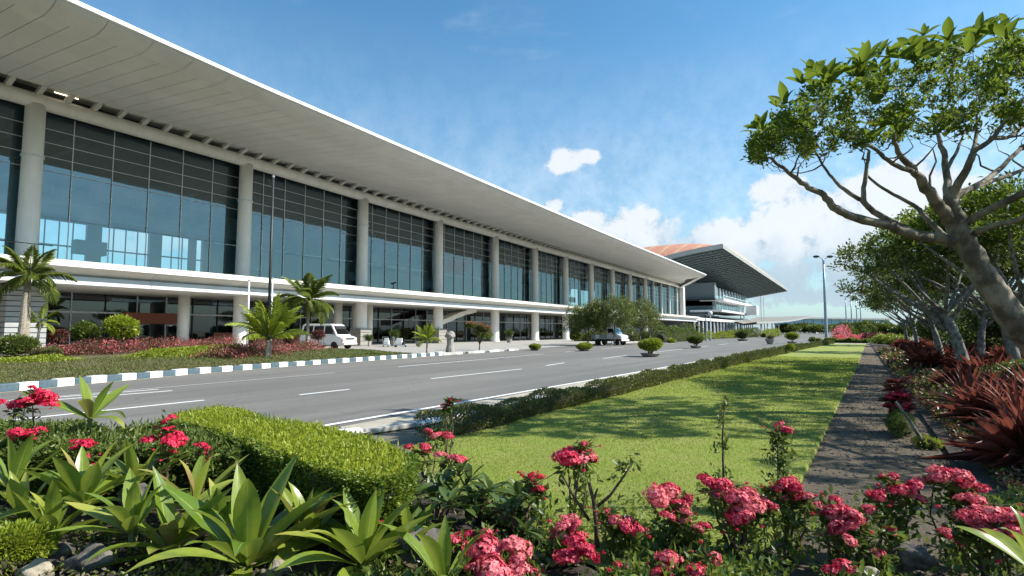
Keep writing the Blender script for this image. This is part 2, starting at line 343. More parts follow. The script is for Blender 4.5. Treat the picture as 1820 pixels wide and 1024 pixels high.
# lawn with an uneven surface
LE=lambda y: np.interp(y,[2,7.5,14,36,60,83],[-5.6,-5.5,-5.4,-5.1,-4.4,-3.1])     # left edge
LR=lambda y: np.interp(y,[2,8.4,30,83],[-.75,-.62,-.25,.42])                       # right edge
LN=lambda x: float(np.interp(x,[-5.6,-3.6,-2,-.8],[6.2,4.6,3.9,3.6]))              # near edge
g=MB(); P=[]; KX=np.linspace(0,1,30); NY=110
for j in range(NY):
    row=[]
    for k in KX:
        y0=LN(-5.6+4.9*k); y=y0*(83/y0)**(j/(NY-1)); row.append((LE(y)+(LR(y)-LE(y))*k,y,.055+.012*math.sin(y*2.1+k*9)+.01*math.sin(k*17-y)))
    P.append(row)
g.grid(P); g.grid([[r[-1],(r[-1][0]+.02,r[-1][1],-.03)] for r in P])
struct(g.build('lawn',M['lawn'],smooth=True))
sheet('path',[(-.8,.5),(3.4,.5),(1.5,7.5),(.95,20),(1.2,49),(1.5,81),(.4,84),(-.3,30),(-.62,8.4),(-.75,2.6)],.006,M['gravel'])
sheet('cross_path',[(-6,85),(8,85),(8,90),(-6,90)],.004,M['gutter'])
# beds: near planting bed and the one under the trees, as uneven soil
def soilgrid(name,x0,x1,y0,y1,nx,ny,z0,amp,seed):
    P=[[(x,y,z0+amp*(math.sin(x*3.1+seed)*math.sin(y*2.7+seed*2)+.5*math.sin(x*7+y*5)+.3*math.sin(13*y-9*x))) for x in np.linspace(x0,x1,nx)] for y in np.linspace(y0,y1,ny)]
    return struct(MB().grid(P).build(name,M['soil'],smooth=True))
P=[]
for f in np.linspace(0,1,60): P.append([(x,.2+((LN(x) if x>-5.6 else 6.2)-.2)*f,.045+.03*math.sin(x*3.1)*math.sin(f*17+x)+.014*math.sin(x*9+f*31)-.05*(f>.99)) for x in np.linspace(-8.6+1.75*max(0,f*1.3-.3),-.7,90)])
struct(MB().grid(P).build('planting_bed',M['soil'],smooth=True))
soilgrid('tree_bed',.95,18,2.5,95,50,120,.06,.05,3)
# markings, one sheet 4 mm above the road
def mark(name,a,b,wd=.12,m='paintw',z=.005):
    a=np.array(a[:2]);b=np.array(b[:2]); d=(b-a)/np.linalg.norm(b-a); q=np.array([-d[1],d[0]])*wd/2
    sheet(name,[tuple(a-q),tuple(b-q),tuple(b+q),tuple(a+q)],z,M[m])
pts=[(-8.4,-20),(-8.25,7),(-8.1,12),(-7.9,22),(-7.65,41),(-6.9,66),(-6.8,150)]
mb=MB()
for i in range(len(pts)):
    x,y=pts[i]; mb.v+=[(x-.07,y,.012),(x+.07,y,.012)]
    if i: mb.f.append([2*i-2,2*i-1,2*i+1,2*i]); mb.mi.append(0)
struct(mb.build('edge_line',M['paintw']))
for t0,t1,x0,x1 in [(10.1,11.8,-12.8,-12.75),(15.9,22,-13.1,-12.95),(24.8,27.4,-13.2,-13.5),(33,38,-13.6,-13.9),(44,54,-14,-14.3),(60,66,-14.4,-14.6),(72,79,-14.7,-14.9),(3.5,8.1,-13.9,-13.8),(88,96,-15,-15.2)]:
    mark('lane_dash',(x0,t0),(x1,t1),.13)
for t0,t1,x0,x1 in [(20.3,37,-18.7,-19.9),(41,47,-20.2,-20.6),(50,57,-20.8,-21.2),(64,80,-21.5,-22)]: mark('lane_line',(x0,t0),(x1,t1),.12)
mark('lane_line',(-17.7,5.0),(-17.5,8.9),.12); mark('lane_line',(-17.0,6.2),(-16.75,8.9),.13); mark('lane_line',(-17.75,2),(-18.2,16),.06)
mb=MB(); ts=np.linspace(-6,31,40)
for i,t in enumerate(ts):
    x=kerbline(t); mb.v+=[(x+.28,t,.009),(x+.40,t,.009)]
    if i: mb.f.append([2*i-2,2*i-1,2*i+1,2*i]); mb.mi.append(0)
struct(mb.build('yellow_line',M['painty']))

def kerb_run(name,tt0,tt1,xf,step,cols,h=.2,wd=.28,gap=.012,skip=None):
    root=bpy.data.objects.new(name,None); COL.objects.link(root); root['kind']='structure'
    t=tt0;i=0
    while t<tt1:
        x0=float(xf(t)); x1=float(xf(t+step)); d=np.array([x1-x0,step]); ln=np.linalg.norm(d)
        if not(skip and skip(i)):
            j=random.uniform(-.008,.008); hh=h+random.uniform(-.012,.012)
            c=((x0+x1)/2+j,t+step/2,hh/2-.02); a=math.atan2(d[1],d[0])
            MB().box((0,0,0),(ln-gap,wd,hh+.04)).build('kerb_stone',M[cols[i%len(cols)]],root,local=True,bevel=.02)
            o=root.children[-1]; o.location=c; o.rotation_euler=(0,0,a+random.uniform(-.01,.01))
        t+=step*1.0; i+=1
    return root
kerb_run('striped_kerb',-4,31,kerbline,.53,['kw','kb'],.22)
kerb_run('broken_kerb',31.6,42,kerbline,.8,['kw','kg','kw'],.14,skip=lambda i:i%4==3)
kerb_run('lawn_kerb',2,70,lambda t:np.interp(t,[0,3.2,5,7,8,20,45,70],[-8.9,-8.75,-8.3,-7.25,-7.0,-6.98,-6.75,-6.15]),1.0,['kw','kw','kg'],.055,.2)
kerb_run('far_kerb',62,140,lambda t:np.interp(t,[60,90,150],[-27.2,-27.8,-29.2]),1.6,['kg'],.14,.5)
# island verge left of the kerb
P=[]
for t in np.linspace(-8,29,75):
    k=float(kerbline(t))-.12; row=[]
    for f in np.linspace(0,1,26):
        x=k+(-41-k)*f; z=.17+.22*min(1,f*3)+.03*math.sin(x*1.7+t)*math.sin(t*1.3)
        row.append((x,t,z))
    P.append(row)
# rounded end of the island
struct(MB().grid(P).build('verge',M['drygrass'],smooth=True))

# ------------------------------------------------------------ terminal building
BEAM=lambda t: float(np.interp(t,[-20,15,34,48,76,90,115,152,195],[18.0,17.7,17.5,17.14,16.75,16.48,16.26,15.95,15.75]))
ZT=lambda t: float(np.interp(t,[-20,12.2,22.9,49.8,87.9,153,195],[19.95,18.73,18.32,17.77,17.12,16.4,16.2]))
ZB=lambda t: float(np.interp(t,[-20,11.7,24,52,89,126,160,195],[19.1,18.0,17.73,17.05,16.45,16.2,15.85,15.7]))
XL=lambda t: -34.0-max(0.,t-153.)*16/37.
FX=-50.
T=thing('terminal_building','long white airport terminal with glass front and wide overhanging roof','building',(FX,90,0))
SO=lambda t: BEAM(t)+1.22
def sofz(x,t): # soffit height between fascia foot and slot
    f=(x+48.5)/(48.5-35.6); return SO(t)+(ZB(t)-SO(t))*f
pitch=1.16
t=-14.0; k=0; t_end=192
while t<t_end:
    a,b=t+.018,t+pitch-.018; mb=MB()
    xa,xb=min(-35.6,XL(a)-1.2),min(-35.6,XL(b)-1.2)
    if xb<-48: break
    lo=[];hi=[]
    for f in (0,.33,.66,1):
        for tt,xo in ((a,xa),(b,xb)):
            x=-48.5+(xo+48.5)*f; lo.append((x,tt,sofz(x,tt))); hi.append((x,tt,sofz(x,tt)+.06))
    n=8; mb.v=lo+hi
    mb.f=[[2*i,2*i+1,2*i+3,2*i+2] for i in range(3)]+[[0,8,9,1],[6,7,15,14]]+[[2*i,2*i+2,2*i+10,2*i+8] for i in range(3)]+[[2*i+1,2*i+9,2*i+11,2*i+3] for i in range(3)]
    mb.mi=[0]*len(mb.f); mb.build('soffit_panel',M['soffit'],T); t+=pitch; k+=1
# fascia: profile swept along the outer edge and round the skewed end
def edge_pt(s): # s = t along the straight, beyond 153 follows the diagonal end
    if s<=153: return np.array([-34.,s]),np.array([-1.,0.]),s
    q=s-153; L=math.hypot(16,37); d=np.array([-16,37])/L; p=np.array([-34.,153.])+d*q
    return p,np.array([-37,-16])/L,p[1]
PROF=[(0,1),(.12,.72),(.42,.42),(.92,.16),(1.62,0.)]
s=-14.0; smax=153+math.hypot(16,37)-1
while s<smax:
    s2=min(s+2.32,153.) if s<153 else s+2.32
    mb=MB(); P=[]
    for ss in (s+.014,s2-.014):
        p,ni,tt=edge_pt(ss); zt=ZT(tt)-.27; zb=ZB(tt)
        P.append([(p[0]+ni[0]*o,p[1]+ni[1]*o,zb+(zt-zb)*h) for o,h in PROF])
    m=len(PROF); mb.grid(P); mb.grid([[(q[0]-.0,q[1],q[2]+.05) for q in r] for r in P])
    mb.build('fascia_panel',M['fascia'],T,smooth=True)
    s=s2
mb=MB(); P=[]
for ss in list(np.arange(-14,153,3.))+[152.8]+list(np.arange(153.2,smax,3.)):
    p,ni,tt=edge_pt(ss); zt=ZT(tt)
    P.append([(p[0]-ni[0]*o,p[1]-ni[1]*o,zt+h) for o,h in ((-.1,-.265),(.13,-.262),(.16,-.235),(.16,-.02),(.12,0.01),(-1.2,.06))])
mb.grid(P); mb.build('roof_edge',M['edge'],T,smooth=False)
# roof deck and dark void above the soffit slot
P=[]
for tt in np.linspace(-14,190,35): P.append([(x,tt,ZT(tt)+dz) for x,dz in ((XL(tt)-1.0,.05),(min(-50.,XL(tt)-2),.8),(-70,1.4),(-96,.6))])
MB().grid(P).build('roof_deck',M['paint'],T)
mb=MB(); P=[]
for tt in np.linspace(-14,190,35): P.append([(min(-36.,XL(tt)-1.6),tt,ZB(tt)+.32),(-47,tt,SO(tt)+.45),(-50.6,tt,SO(tt)+.9),(-51.2,tt,BEAM(tt)+.6)])
mb.grid(P); mb.build('soffit_backing',M['darkint'],T)
# slot fins
t=-10.0
while t<188:
    z=BEAM(t); zs=SO(t)
    MB().hexa([(-48.62,t-.16,zs+.02),(-48.62,t+.16,zs+.02),(-50.1,t+.16,z+.70),(-50.1,t-.16,z+.70)],
              [(-48.62,t-.16,zs+.30),(-48.62,t+.16,zs+.30),(-50.1,t+.16,z+1.1),(-50.1,t-.16,z+1.1)]).build('slot_fin',M['paint'],T); t+=1.74
p=atX(118,176,-49.6); MB().tube([p+np.array([0,-.75,.25]),p+np.array([0,.75,.25])],.035,6).build('tube_lamp',M['tube'],T)
ts=np.linspace(-14,190.5,50); mb=MB(); mb.tube([(-49.95,t,BEAM(t)+.5) for t in ts],.55,18); mb.build('eaves_beam',M['conc'],T,smooth=True)
COLT=[.2,16.1,32.6,47.8,62.1,76.5,89.7,102.2,114.9,127.4,139.5,151.6]
SLB=6.62
for i,t in enumerate(COLT):
    c=(FX,t,0); zb=BEAM(t)+.2
    MB().lathe(c,[(.66,6.0),(.66,8),(.615,14),(.60,zb)],26).build('column',M['conc'],T,smooth=True)
    if i<4: MB().lathe(c,[(.60,14.05),(.69,14.05),(.69,14.2),(.60,14.2)],26).build('collar',M['mull'],T)
    MB().lathe(c,[(.74,-.05),(.74,.35),(.68,.36),(.68,5.2)],24).build('lower_column',M['conc'],T,smooth=False)
for t in (161,168.8,177.2,185.6): MB().box((FX-.6,t,11.2),(.35,.35,9.6)).build('slim_column',M['mull'],T)
MB().box((FX-.4,191.2,11.0),(1.4,1.6,10.4)).build('end_pier',M['conc'],T)
# curtain wall
GX=FX-.95
bays=[(COLT[i],COLT[i+1],6) for i in range(len(COLT)-1)]+[(-13,COLT[0],5)]+[(151.6,161,3),(161,168.8,2),(168.8,177.2,2),(177.2,185.6,2),(185.6,190.6,2)]
rows=[0,-1.02,-2.06,-3.1,-4.15,-7.6]; stuffp=[];npane=0
gm={}
rows_n=len(rows)
for bi,(a,b,n) in enumerate(bays):
    for j in range(n+1):
        tt=a+(b-a)*j/n; zt=BEAM(tt)+.12
        if j<n: MB().box((GX+.04,tt,(zt+SLB)/2),(.07,.05,zt-SLB)).build('mullion',M['mull'],T)
    tl,tr=a,b
    for r in rows[1:5]:
        mb=MB(); zl,zr=BEAM(a)+r,BEAM(b)+r
        mb.hexa([(GX-.03,a,zl-.016),(GX+.06,a,zl-.016),(GX+.06,b,zr-.016),(GX-.03,b,zr-.016)],[(GX-.03,a,zl+.016),(GX+.06,a,zl+.016),(GX+.06,b,zr+.016),(GX-.03,b,zr+.016)])
        mb.build('transom',M['mull'],T)
    for j in range(n):
        t0=a+(b-a)*j/n+.02; t1=a+(b-a)*(j+1)/n-.02; tc=(t0+t1)/2
        for ri in range(rows_n):
            za=BEAM(tc)+(.1 if ri==0 else rows[ri]-.012); zb=(BEAM(tc)+rows[ri+1]+.012) if ri+1<rows_n else SLB
            if za-zb<.1: continue
            h=(za-zb)/2; e=math.radians(.10)*random.gauss(0,1); e2=math.radians(.10)*random.gauss(0,1)
            wv=(t1-t0)/2; cx=GX-.02; c=(cx,tc,(za+zb)/2)
            q=[(cx+wv*e+h*e2,t0,zb),(cx-wv*e+h*e2,t1,zb),(cx-wv*e-h*e2,t1,za),(cx+wv*e-h*e2,t0,za)]
            if npane<298: MB().add(q,[(0,1,2,3)]).build('glass_pane',M['glass'],T); npane+=1
            else: stuffp.append(q)
mb=MB()
for q in stuffp: mb.add(q,[(0,1,2,3)])
o=mb.build('glass_panes_far',M['glass'],T); o['kind']='stuff'
# interior
MB().box((-73,90,6.2),(44,206,.5)).build('hall_floor',M['intfloor'],T)
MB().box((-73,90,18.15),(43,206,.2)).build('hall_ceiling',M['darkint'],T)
t=-13
mb=MB()
while t<192:
    mb.box((-92,t+.9,12),(.6,1.8,11.4)); mb.box((-92,t+5,17.3),(.5,6.4,1.6)); mb.box((-92,t+5,6.9),(.5,6.4,.6))
    if t>52: mb.box((-92,t+5,11.6),(.4,6.4,9.6))
    for q in range(1,4): mb.box((-92,t+1.8+q*1.6,11),(.18,.12,11))
    mb.box((-92,t+5,13.2),(.2,6.4,.2)); t+=8.2
mb.build('back_wall',M['intwall'],T)
MB().box((-80,90,16.4),(9,204,.6)).build('mezzanine',M['intwall'],T)
MB().box((-75.4,90,17.2),(.12,204,.9)).build('mezzanine_rail',M['mull'],T)
for t in COLT:
    MB().box((-72,t+4,16.9),(40,.5,.9)).build('roof_truss',M['dark'],T); MB().lathe((-66,t+4,0),[(.45,6.4),(.45,17.6)],14).build('hall_column',M['intwall'],T)
    MB().box((-58,t+7,9),(.9,2.4,1.2)).build('check_in_desk',M['intwall'],T)
# first-floor slab edge
def sweep(name,prof,t0,t1,m,step=4.,gap=0.):
    t=t0
    while t<t1-.01:
        t2=min(t+step,t1); mb=MB(); P=[[(x,tt,z+(tt*-.0011)) for x,z in prof] for tt in (t+gap,t2-gap)]
        mb.grid(P); mb.build(name,M[m],T); t=t2
sweep('slab_nosing',[(-50.5,6.44),(-45.1,6.45),(-45,6.41),(-45,6.02),(-45.1,5.99)],-14,192,'nosing',206)
sweep('slab_soffit_panel',[(-45.12,6.0),(-46.3,5.50)],-14,192,'slab',7.3,.015)
sweep('slab_fascia_panel',[(-46.3,5.50),(-45.95,5.46),(-45.9,4.9),(-46.1,4.85)],-14,192,'slabgrey',7.3,.015)
MB().box((-55.2,90,5.2),(18.2,205,.5)).build('ground_floor_ceiling',M['slab'],T)
mb=MB(); mb.tube([(-45.4,t,7.3) for t in (-13.5,16)],.03,6)
for t in np.arange(-13,16,1.5): mb.tube([(-45.4,t,6.4),(-45.4,t,7.3)],.02,5)
mb.build('balcony_rail',M['dark'],T)
# ground floor front
SX=-57.5
mb=MB(); t=-12
for t in np.arange(-12,190,2.6): MB().box((SX,t,2.5),(.14,.09,5.0)).build('shop_mullion',M['mull'] if random.random()<.4 else M['dark'],T)
for t in np.arange(-12,187,10.4):
    MB().add([(SX-.03,t,.05),(SX-.03,t+10.35,.05),(SX-.03,t+10.35,5.0),(SX-.03,t,5.0)],[(0,1,2,3)]).build('shop_glass',M['glass2'],T)
MB().box((SX+.02,90,3.3),(.12,204,.14)).build('shop_transom',M['mull'],T)
MB().box((-74,90,2.5),(.3,205,5.2)).build('shop_back_wall',M['intwall'],T)
MB().box((-64,90,-.05),(20,205,.12)).build('shop_floor',M['intfloor'],T)
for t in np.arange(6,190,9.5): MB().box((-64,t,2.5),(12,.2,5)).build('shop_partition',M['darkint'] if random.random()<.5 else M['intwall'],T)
for u,v,wd in ((272,566,5.2),(440,585,3.),(395,600,2.)):
    p=atX(u,v,-56.9); MB().box((-56.9,p[1],p[2]),(.3,wd,1.0)).build('shop_sign',M['redsign'],T); 
    MB().box((-56.95,p[1]-wd/2,p[2]/2-.3),(.2,.14,p[2]-.6)).build('door_post',M['mull'],T); MB().box((-56.95,p[1]+wd/2,p[2]/2-.3),(.2,.14,p[2]-.6)).build('door_post',M['mull'],T)
for u in (325,632,600,655): 
    p=atX(u,590,-53); MB().lathe((-53,p[1],0),[(.5,-.05),(.5,5.1)],20).build('inner_column',M['conc'],T,smooth=True)
p=atX(42,560,-49.2); 
for k in range(13): MB().box((-49.4,p[1],.3+k*.36),(1.5,2.3,.30)).build('cladding_course',M['clad'],T)
MB().box((-49.4,p[1],2.5),(1.4,2.2,4.95)).build('clad_pier',M['dark'],T)
for t in (47.8,62.1): 
    for k in range(4): MB().box((FX,t,.25+k*.5),(1.75,1.75,.46)).build('plinth_stone',M['bowl'],T,bevel=.03)
# curved entrance ramp beam between columns
pa=[atX(776,571,-52.5),atX(790,566,-52.5),atX(805,559,-52.5),atX(822,553,-52.5),atX(838,550,-52.5)]
mb=MB()
for i in range(4):
    a,b=pa[i],pa[i+1]; mb.hexa([a+np.array([-1,0,-.55]),a+np.array([1,0,-.55]),b+np.array([1,0,-.5]),b+np.array([-1,0,-.5])],[a+np.array([-1,0,.15]),a+np.array([1,0,.15]),b+np.array([1,0,.15]),b+np.array([-1,0,.15])])
mb.build('entrance_brace',M['conc'],T)
MB().box((FX-16,192.2,10),(32,.5,17)).build('end_wall',M['hallwall'],T)

# covered walkway carrying the slab line on past the terminal
Wk=thing('covered_walkway','long low white-roofed walkway with slim posts running past the terminal end','walkway',(-48,240,0))
t=193.
while t<318:
    MB().box((-52,t+5,5.95),(10,9.95,.5)).build('roof_panel',M['edge'],Wk); MB().box((-46.9,t+5,5.5),(.3,9.9,.55)).build('gutter_board',M['slabgrey'],Wk); t+=10
for t in np.arange(195,318,6.): MB().box((-47.5,t,2.7),(.4,.4,5.6)).build('post',M['mull'],Wk)
for t in np.arange(194,314,12.): MB().add([(-54,t,0),(-54,t+11.9,0),(-54,t+11.9,5.6),(-54,t,5.6)],[(0,1,2,3)]).build('glass_pane',M['glass2'],Wk)
MB().box((-57,255,2.8),(.3,124,5.6)).build('back_wall',M['hallwall'],Wk)

# ------------------------------------------------------------ second hall with the upswept roof
H=thing('second_hall','distant terminal hall under an upswept red tiled roof with dark louvred underside','building',(-60,260,0))
A=np.array([-70.,192.,21.5]); B=atD(1284,440,200); C=atD(1400,517,300); D2=atD(1328,530,292); D2=D2+(D2-C)*.25
A=atD(1195,463,199); A=B+(A-B)*2.0
def bil(s,r): # s 0 inner..1 outer, r 0 near..1 far
    sag=-0.9*math.sin(math.pi*s)*(1-r)*-1
    return (A*(1-s)+B*s)*(1-r)+(D2*(1-s)+C*s)*r+np.array([0,0,sag])
ns=32
for i in range(ns):
    r0=(i+.12)/ns; r1=(i+.62)/ns; mb=MB(); lo=[];P=[[bil(s,r0) for s in np.linspace(0,1,9)],[bil(s,r1) for s in np.linspace(0,1,9)]]
    mb.grid(P); mb.grid([P[0],[q+np.array([0,0,.5]) for q in P[0]]]); mb.build('louvre',M['louvre'],H)
for s in np.linspace(.02,.98,16):
    MB().tube([bil(s,r)-np.array([0,0,.12]) for r in np.linspace(0,1,6)],.13,4).build('purlin',M['louvre'],H)
mb=MB(); mb.grid([[bil(s,r)+np.array([0,0,.75]) for s in np.linspace(0,1,9)] for r in np.linspace(0,1,9)]); mb.build('roof_lining',M['dark'],H)
def rim(name,pts,h,m,dn=.25):
    mb=MB(); mb.grid([[q+np.array([0,0,-dn]),q+np.array([0,0,h]),q+np.array([0,0,h+.02])+np.array([-.6,.6,0])] for q in pts]); mb.build(name,M[m],H)
rim('roof_fascia',[bil(s,0)+np.array([0,-.15,0]) for s in np.linspace(0,1,12)],1.35,'hfascia')
rim('roof_fascia',[bil(1,r)+np.array([.15,0,0]) for r in np.linspace(0,1,12)],1.1,'hfascia')
rim('roof_fascia',[bil(s,1) for s in np.linspace(0,1,12)],.8,'slabgrey')
def topz(s,r):
    k=min(1.,r/.2); return bil(s,r)+np.array([0,0,1.3+ 12.5*max(0.,1-s)**.6*math.sin(k*math.pi/2)*(1-.5*r)])
nt=26
for i in range(nt):
    s0,s1=i/nt,(i+1)/nt; mb=MB(); P=[]
    for r in [0,.02,.04,.07,.1,.13,.17,.25,.4,.6,.95]:
        a,b=topz(s0,r),topz(s1,r); P.append([a,b,b+np.array([0,0,-.12])])
    mb.grid(P); mb.build('roof_tile_course',M['tiley'] if i in(3,8,13,18,24,25) else M['tile'],H)
hx=-48.
MB().box((hx-20,231.5,16),(40,3,9)).build('hall_end_wall',M['hallwall'],H)
MB().box((hx-20,229.7,13.9),(41,3.4,.7)).build('dark_ledge',M['dark'],H)
MB().box((hx-21,233,11.2),(40,6,5.0)).build('recessed_storey',M['louvre'],H)
for t in np.arange(233,300,6.5):
    MB().box((hx,t,16),(.4,.5,5.5)).build('window_post',M['mull'],H); MB().add([(hx-.2,t,13.5),(hx-.2,t+6.4,13.5),(hx-.2,t+6.4,18.6),(hx-.2,t,18.6)],[(0,1,2,3)]).build('window',M['glass'],H)
MB().box((hx-15,265,13.2),(.4,68,12)).build('hall_back_wall',M['paint'],H)
MB().box((hx-1,262,13.7),(9,66,.9)).build('terrace_slab',M['edge'],H)
MB().box((hx-3,262,9.4),(12,70,.8)).build('terrace_slab',M['slabgrey'],H)
MB().box((hx-4,262,7.2),(11,66,.5)).build('terrace_slab',M['louvre'],H)
for t in np.arange(232,300,5.): MB().add([(hx-1.2,t,9.8),(hx-1.2,t+4.8,9.8),(hx-1.2,t+4.8,13.2),(hx-1.2,t,13.2)],[(0,1,2,3)]).build('window',M['glass'],H); MB().box((hx-1,t,11.5),(.3,.3,3.4)).build('window_post',M['mull'],H)
for t in np.arange(230,300,3.2): MB().box((hx+3.2,t,14.7),(.12,.12,1.2)).build('railing_post',M['mull'],H)
MB().box((hx+3.2,263,15.3),(.14,66,.14)).build('railing',M['mull'],H)
MB().box((hx-10,262,3.5),(.4,70,7)).build('ground_storey_wall',M['hallwall'],H)
# glass lift tower at the far end
p=atD(1337,552,262)
MB().box(tuple(p),(4.5,4.5,4.2)).build('lift_shaft',M['edge'],H)
for dx,dy in((-1,-1),(1,-1),(1,1),(-1,1)): MB().box((p[0]+dx*4.4,p[1]+dy*4.4,p[2]-2),(.35,.35,16)).build('lift_post',M['mull'],H)
# swooping low canopy
Cn=thing('swooping_canopy','low leaf-shaped grey canopy on slim posts before the far hall','canopy',(-38,250,0))
q=[atD(1298,571,232),atD(1345,566,300),atD(1444,563,318),atD(1345,575,226)]
mid=[(q[0]+q[3])/2,(q[1]+q[2])/2]; P=[]
for f in np.linspace(0,1,9):
    a=q[0]*(1-f)+q[1]*f; b=q[3]*(1-f)+q[2]*f; dz=np.array([0,0,-1.0*math.sin(math.pi*f)]); P.append([a+dz,(a+b)/2+dz+np.array([0,0,-1.2*(1-f)]),b+dz])
MB().grid(P).build('canopy_underside',M['canopyu'],Cn,smooth=True)
MB().grid([[x+np.array([0,0,.6]) for x in r] for r in P]).build('canopy_top',M['canopyu'],Cn,smooth=True)
rimp=[r[2] for r in P]; MB().grid([[x-np.array([0,0,.1]),x+np.array([0,0,.65])] for x in rimp]).build('canopy_rim',M['hfascia'],Cn)
for u,w_ in((1352,240),(1364,245),(1372,262),(1384,270),(1396,285),(1412,300)):
    p=atD(u,575,w_); MB().box((p[0],p[1],p[2]/2),(.5,.5,p[2]+1.6)).build('post',M['edge'],Cn)
# far blue glazed building and sunlit flat roof
Fb=thing('glazed_link_building','far low blue-glazed building with pale flat roof on the horizon','building',tuple(atD(1470,580,420)*np.array([1,1,0])))
a=atD(1385,575,400);b=atD(1570,575,440); dd=(b-a); dd[2]=0; ln=np.linalg.norm(dd); an=math.atan2(dd[1],dd[0]); c=(a+b)/2
MB().box((c[0],c[1],10.6),(ln,14,1.1),an).build('flat_roof',M['hfascia'],Fb)
MB().box((c[0],c[1],3),(ln,8,6),an).build('lower_storey',M['hallwall'],Fb)
for i in range(12):
    e=a+dd*(i+.5)/12; MB().box((e[0],e[1],8),(ln/12-.5,10,4.2),an).build('window',M['bluewin'] if 'bluewin' in M else M.setdefault('bluewin',mat('blue_reflective_glazing',(.12,.30,.42),(.16,.36,.5),rough=.2,spec=.8)),Fb)
for i in (4,8): e=a+dd*i/12; MB().box((e[0],e[1]-6,5.5),(2.2,2.2,11.5),an).build('pier',M['edge'],Fb)

# ------------------------------------------------------------ lamps and poles
def lamp(u,vtop,w_,heads,label,group=None,r=.15):
    p=atD(u,588,w_); x,y=p[0],p[1]; zt=CAMH+(588-vtop)*w_/FPX
    o=thing('street_lamp',label,'lamp post',(x,y,0),0,group)
    MB().tube([(x,y,-.1),(x,y,.5),(x,y,zt*.6),(x,y,zt)],[r*1.1,r,r*.8,r*.55],10).build('pole',M['metal'],o,smooth=True)
    MB().lathe((x,y,0),[(r*2.2,-.05),(r*2.2,.06),(r*1.3,.1),(r*1.3,.45)],12).build('base_plate',M['metal'],o)
    for k in heads:
        d=RT*k; e=np.array([x,y,zt])+d*.75+np.array([0,0,.35])
        MB().tube([(x,y,zt-.1),np.array([x,y,zt])+d*.35+np.array([0,0,.15]),e],.05,6).build('arm',M['metal'],o)
        h=MB(); vs,fs=icos(e+d*.35+np.array([0,0,.08]),(.5,.32,.2),2,.03); h.add(vs,fs); h.build('lamp_head',M['dark'],o,smooth=True)
        MB().box(tuple(e+d*.4+np.array([0,0,-.13])),(.5,.3,.05)).build('lamp_lens',M['lens'],o)
    return o
lamp(1468.5,460,90,(-1,1),'tall blue-grey street lamp with two heads beyond the lawn end',r=.24)
lamp(1505,528,165,(-1,1),'pale slim far lamp post, leftmost of the distant ones',r=.2)
lamp(1514.5,530,170,(-1,1),'bluish slim far lamp post, second from left of the distant ones',r=.2)
lamp(1524,532,185,(-1,),'far lamp post with one head turned left, third of the distant ones',r=.2)
lamp(1531,532,195,(1,-1),'far lamp post with two heads, rightmost of the distant ones',r=.2)
# globe lamp by the walkway
for u,vt,nm,lab,w_ in((1263,560,'globe_lamp','white globe lamp on thin white post near walkway shrubs',100),(1255,563,'bollard_post','plain slim grey post beside the white globe lamp',98)):
    p=atD(u,588,w_); zt=CAMH+(588-vt)*w_/FPX; o=thing(nm,lab,'lamp' if 'globe' in nm else 'post',(p[0],p[1],0))
    MB().tube([(p[0],p[1],0),(p[0],p[1],zt)],.075 if 'globe' in nm else .10,8).build('pole',M['edge'] if 'globe' in nm else M['metal'],o)
    MB().lathe((p[0],p[1],0),[(.3,0),(.3,.15),(.16,.2),(.16,.4)],10).build('foot',M['metal'],o)
    if 'globe' in nm: vs,fs=icos((p[0],p[1],zt+.3),(.40,.40,.40),3,0); MB().add(vs,fs).build('globe',M['lampg'],o,smooth=True)
    else: MB().lathe((p[0],p[1],zt),[(.26,-.1),(.3,.1),(.12,.3)],10).build('cap',M['dark'],o)
# flagpoles on the island
for u,vt,r,lab in((477,312,.095,'tall dark flagpole standing before the glass facade'),(481.5,496,.06,'short white pole close beside the tall dark flagpole'),(440,500,.07,'short white pole left of the young yellow-green palm')):
    w_=36.; p=atD(u,588,w_); zt=CAMH+(588-vt)*w_/FPX; o=thing('flagpole',lab,'flagpole',(p[0],p[1],.3))
    MB().tube([(p[0],p[1],.2),(p[0],p[1],zt)],[r,r*.8],10).build('pole',M['dark'] if vt<400 else M['edge'],o,smooth=True)
    MB().lathe((p[0],p[1],.3),[(r*2,0),(r*2,.1),(r*1.3,.12),(r*1.3,.4)],10).build('base',M['metal'],o)
    vs,fs=icos((p[0],p[1],zt+r),(r,r,r),2,0); MB().add(vs,fs).build('finial',M['metal'],o)
# ------------------------------------------------------------ vehicles
def wheel(o,x,y,r,wd):
    s=1 if y>0 else -1
    t=MB().add([],[]); n=18
    def ring(prof):
        vs=[];fs=[]
        for rr,yy in prof:
            for k in range(n): a=2*math.pi*k/n; vs.append((x+rr*math.cos(a),y+yy*s,r+rr*math.sin(a)))
        for i in range(len(prof)-1):
            for k in range(n): k2=(k+1)%n; fs.append((i*n+k,i*n+k2,(i+1)*n+k2,(i+1)*n+k))
        fs.append(tuple(range((len(prof)-1)*n,len(prof)*n))); return vs,fs
    t.add(*ring([(r*.6,-wd/2),(r,-wd/2),(r,wd/2-.02),(r*.93,wd/2),(r*.62,wd/2)])); ty=t.build('tyre',M['tyre'],o,local=True)
    MB().add(*ring([(r*.62,wd/2-.03),(r*.55,wd/2-.05),(r*.2,wd/2-.02),(r*.1,wd/2-.01)])).build('rim',M['rim'],ty,local=True)
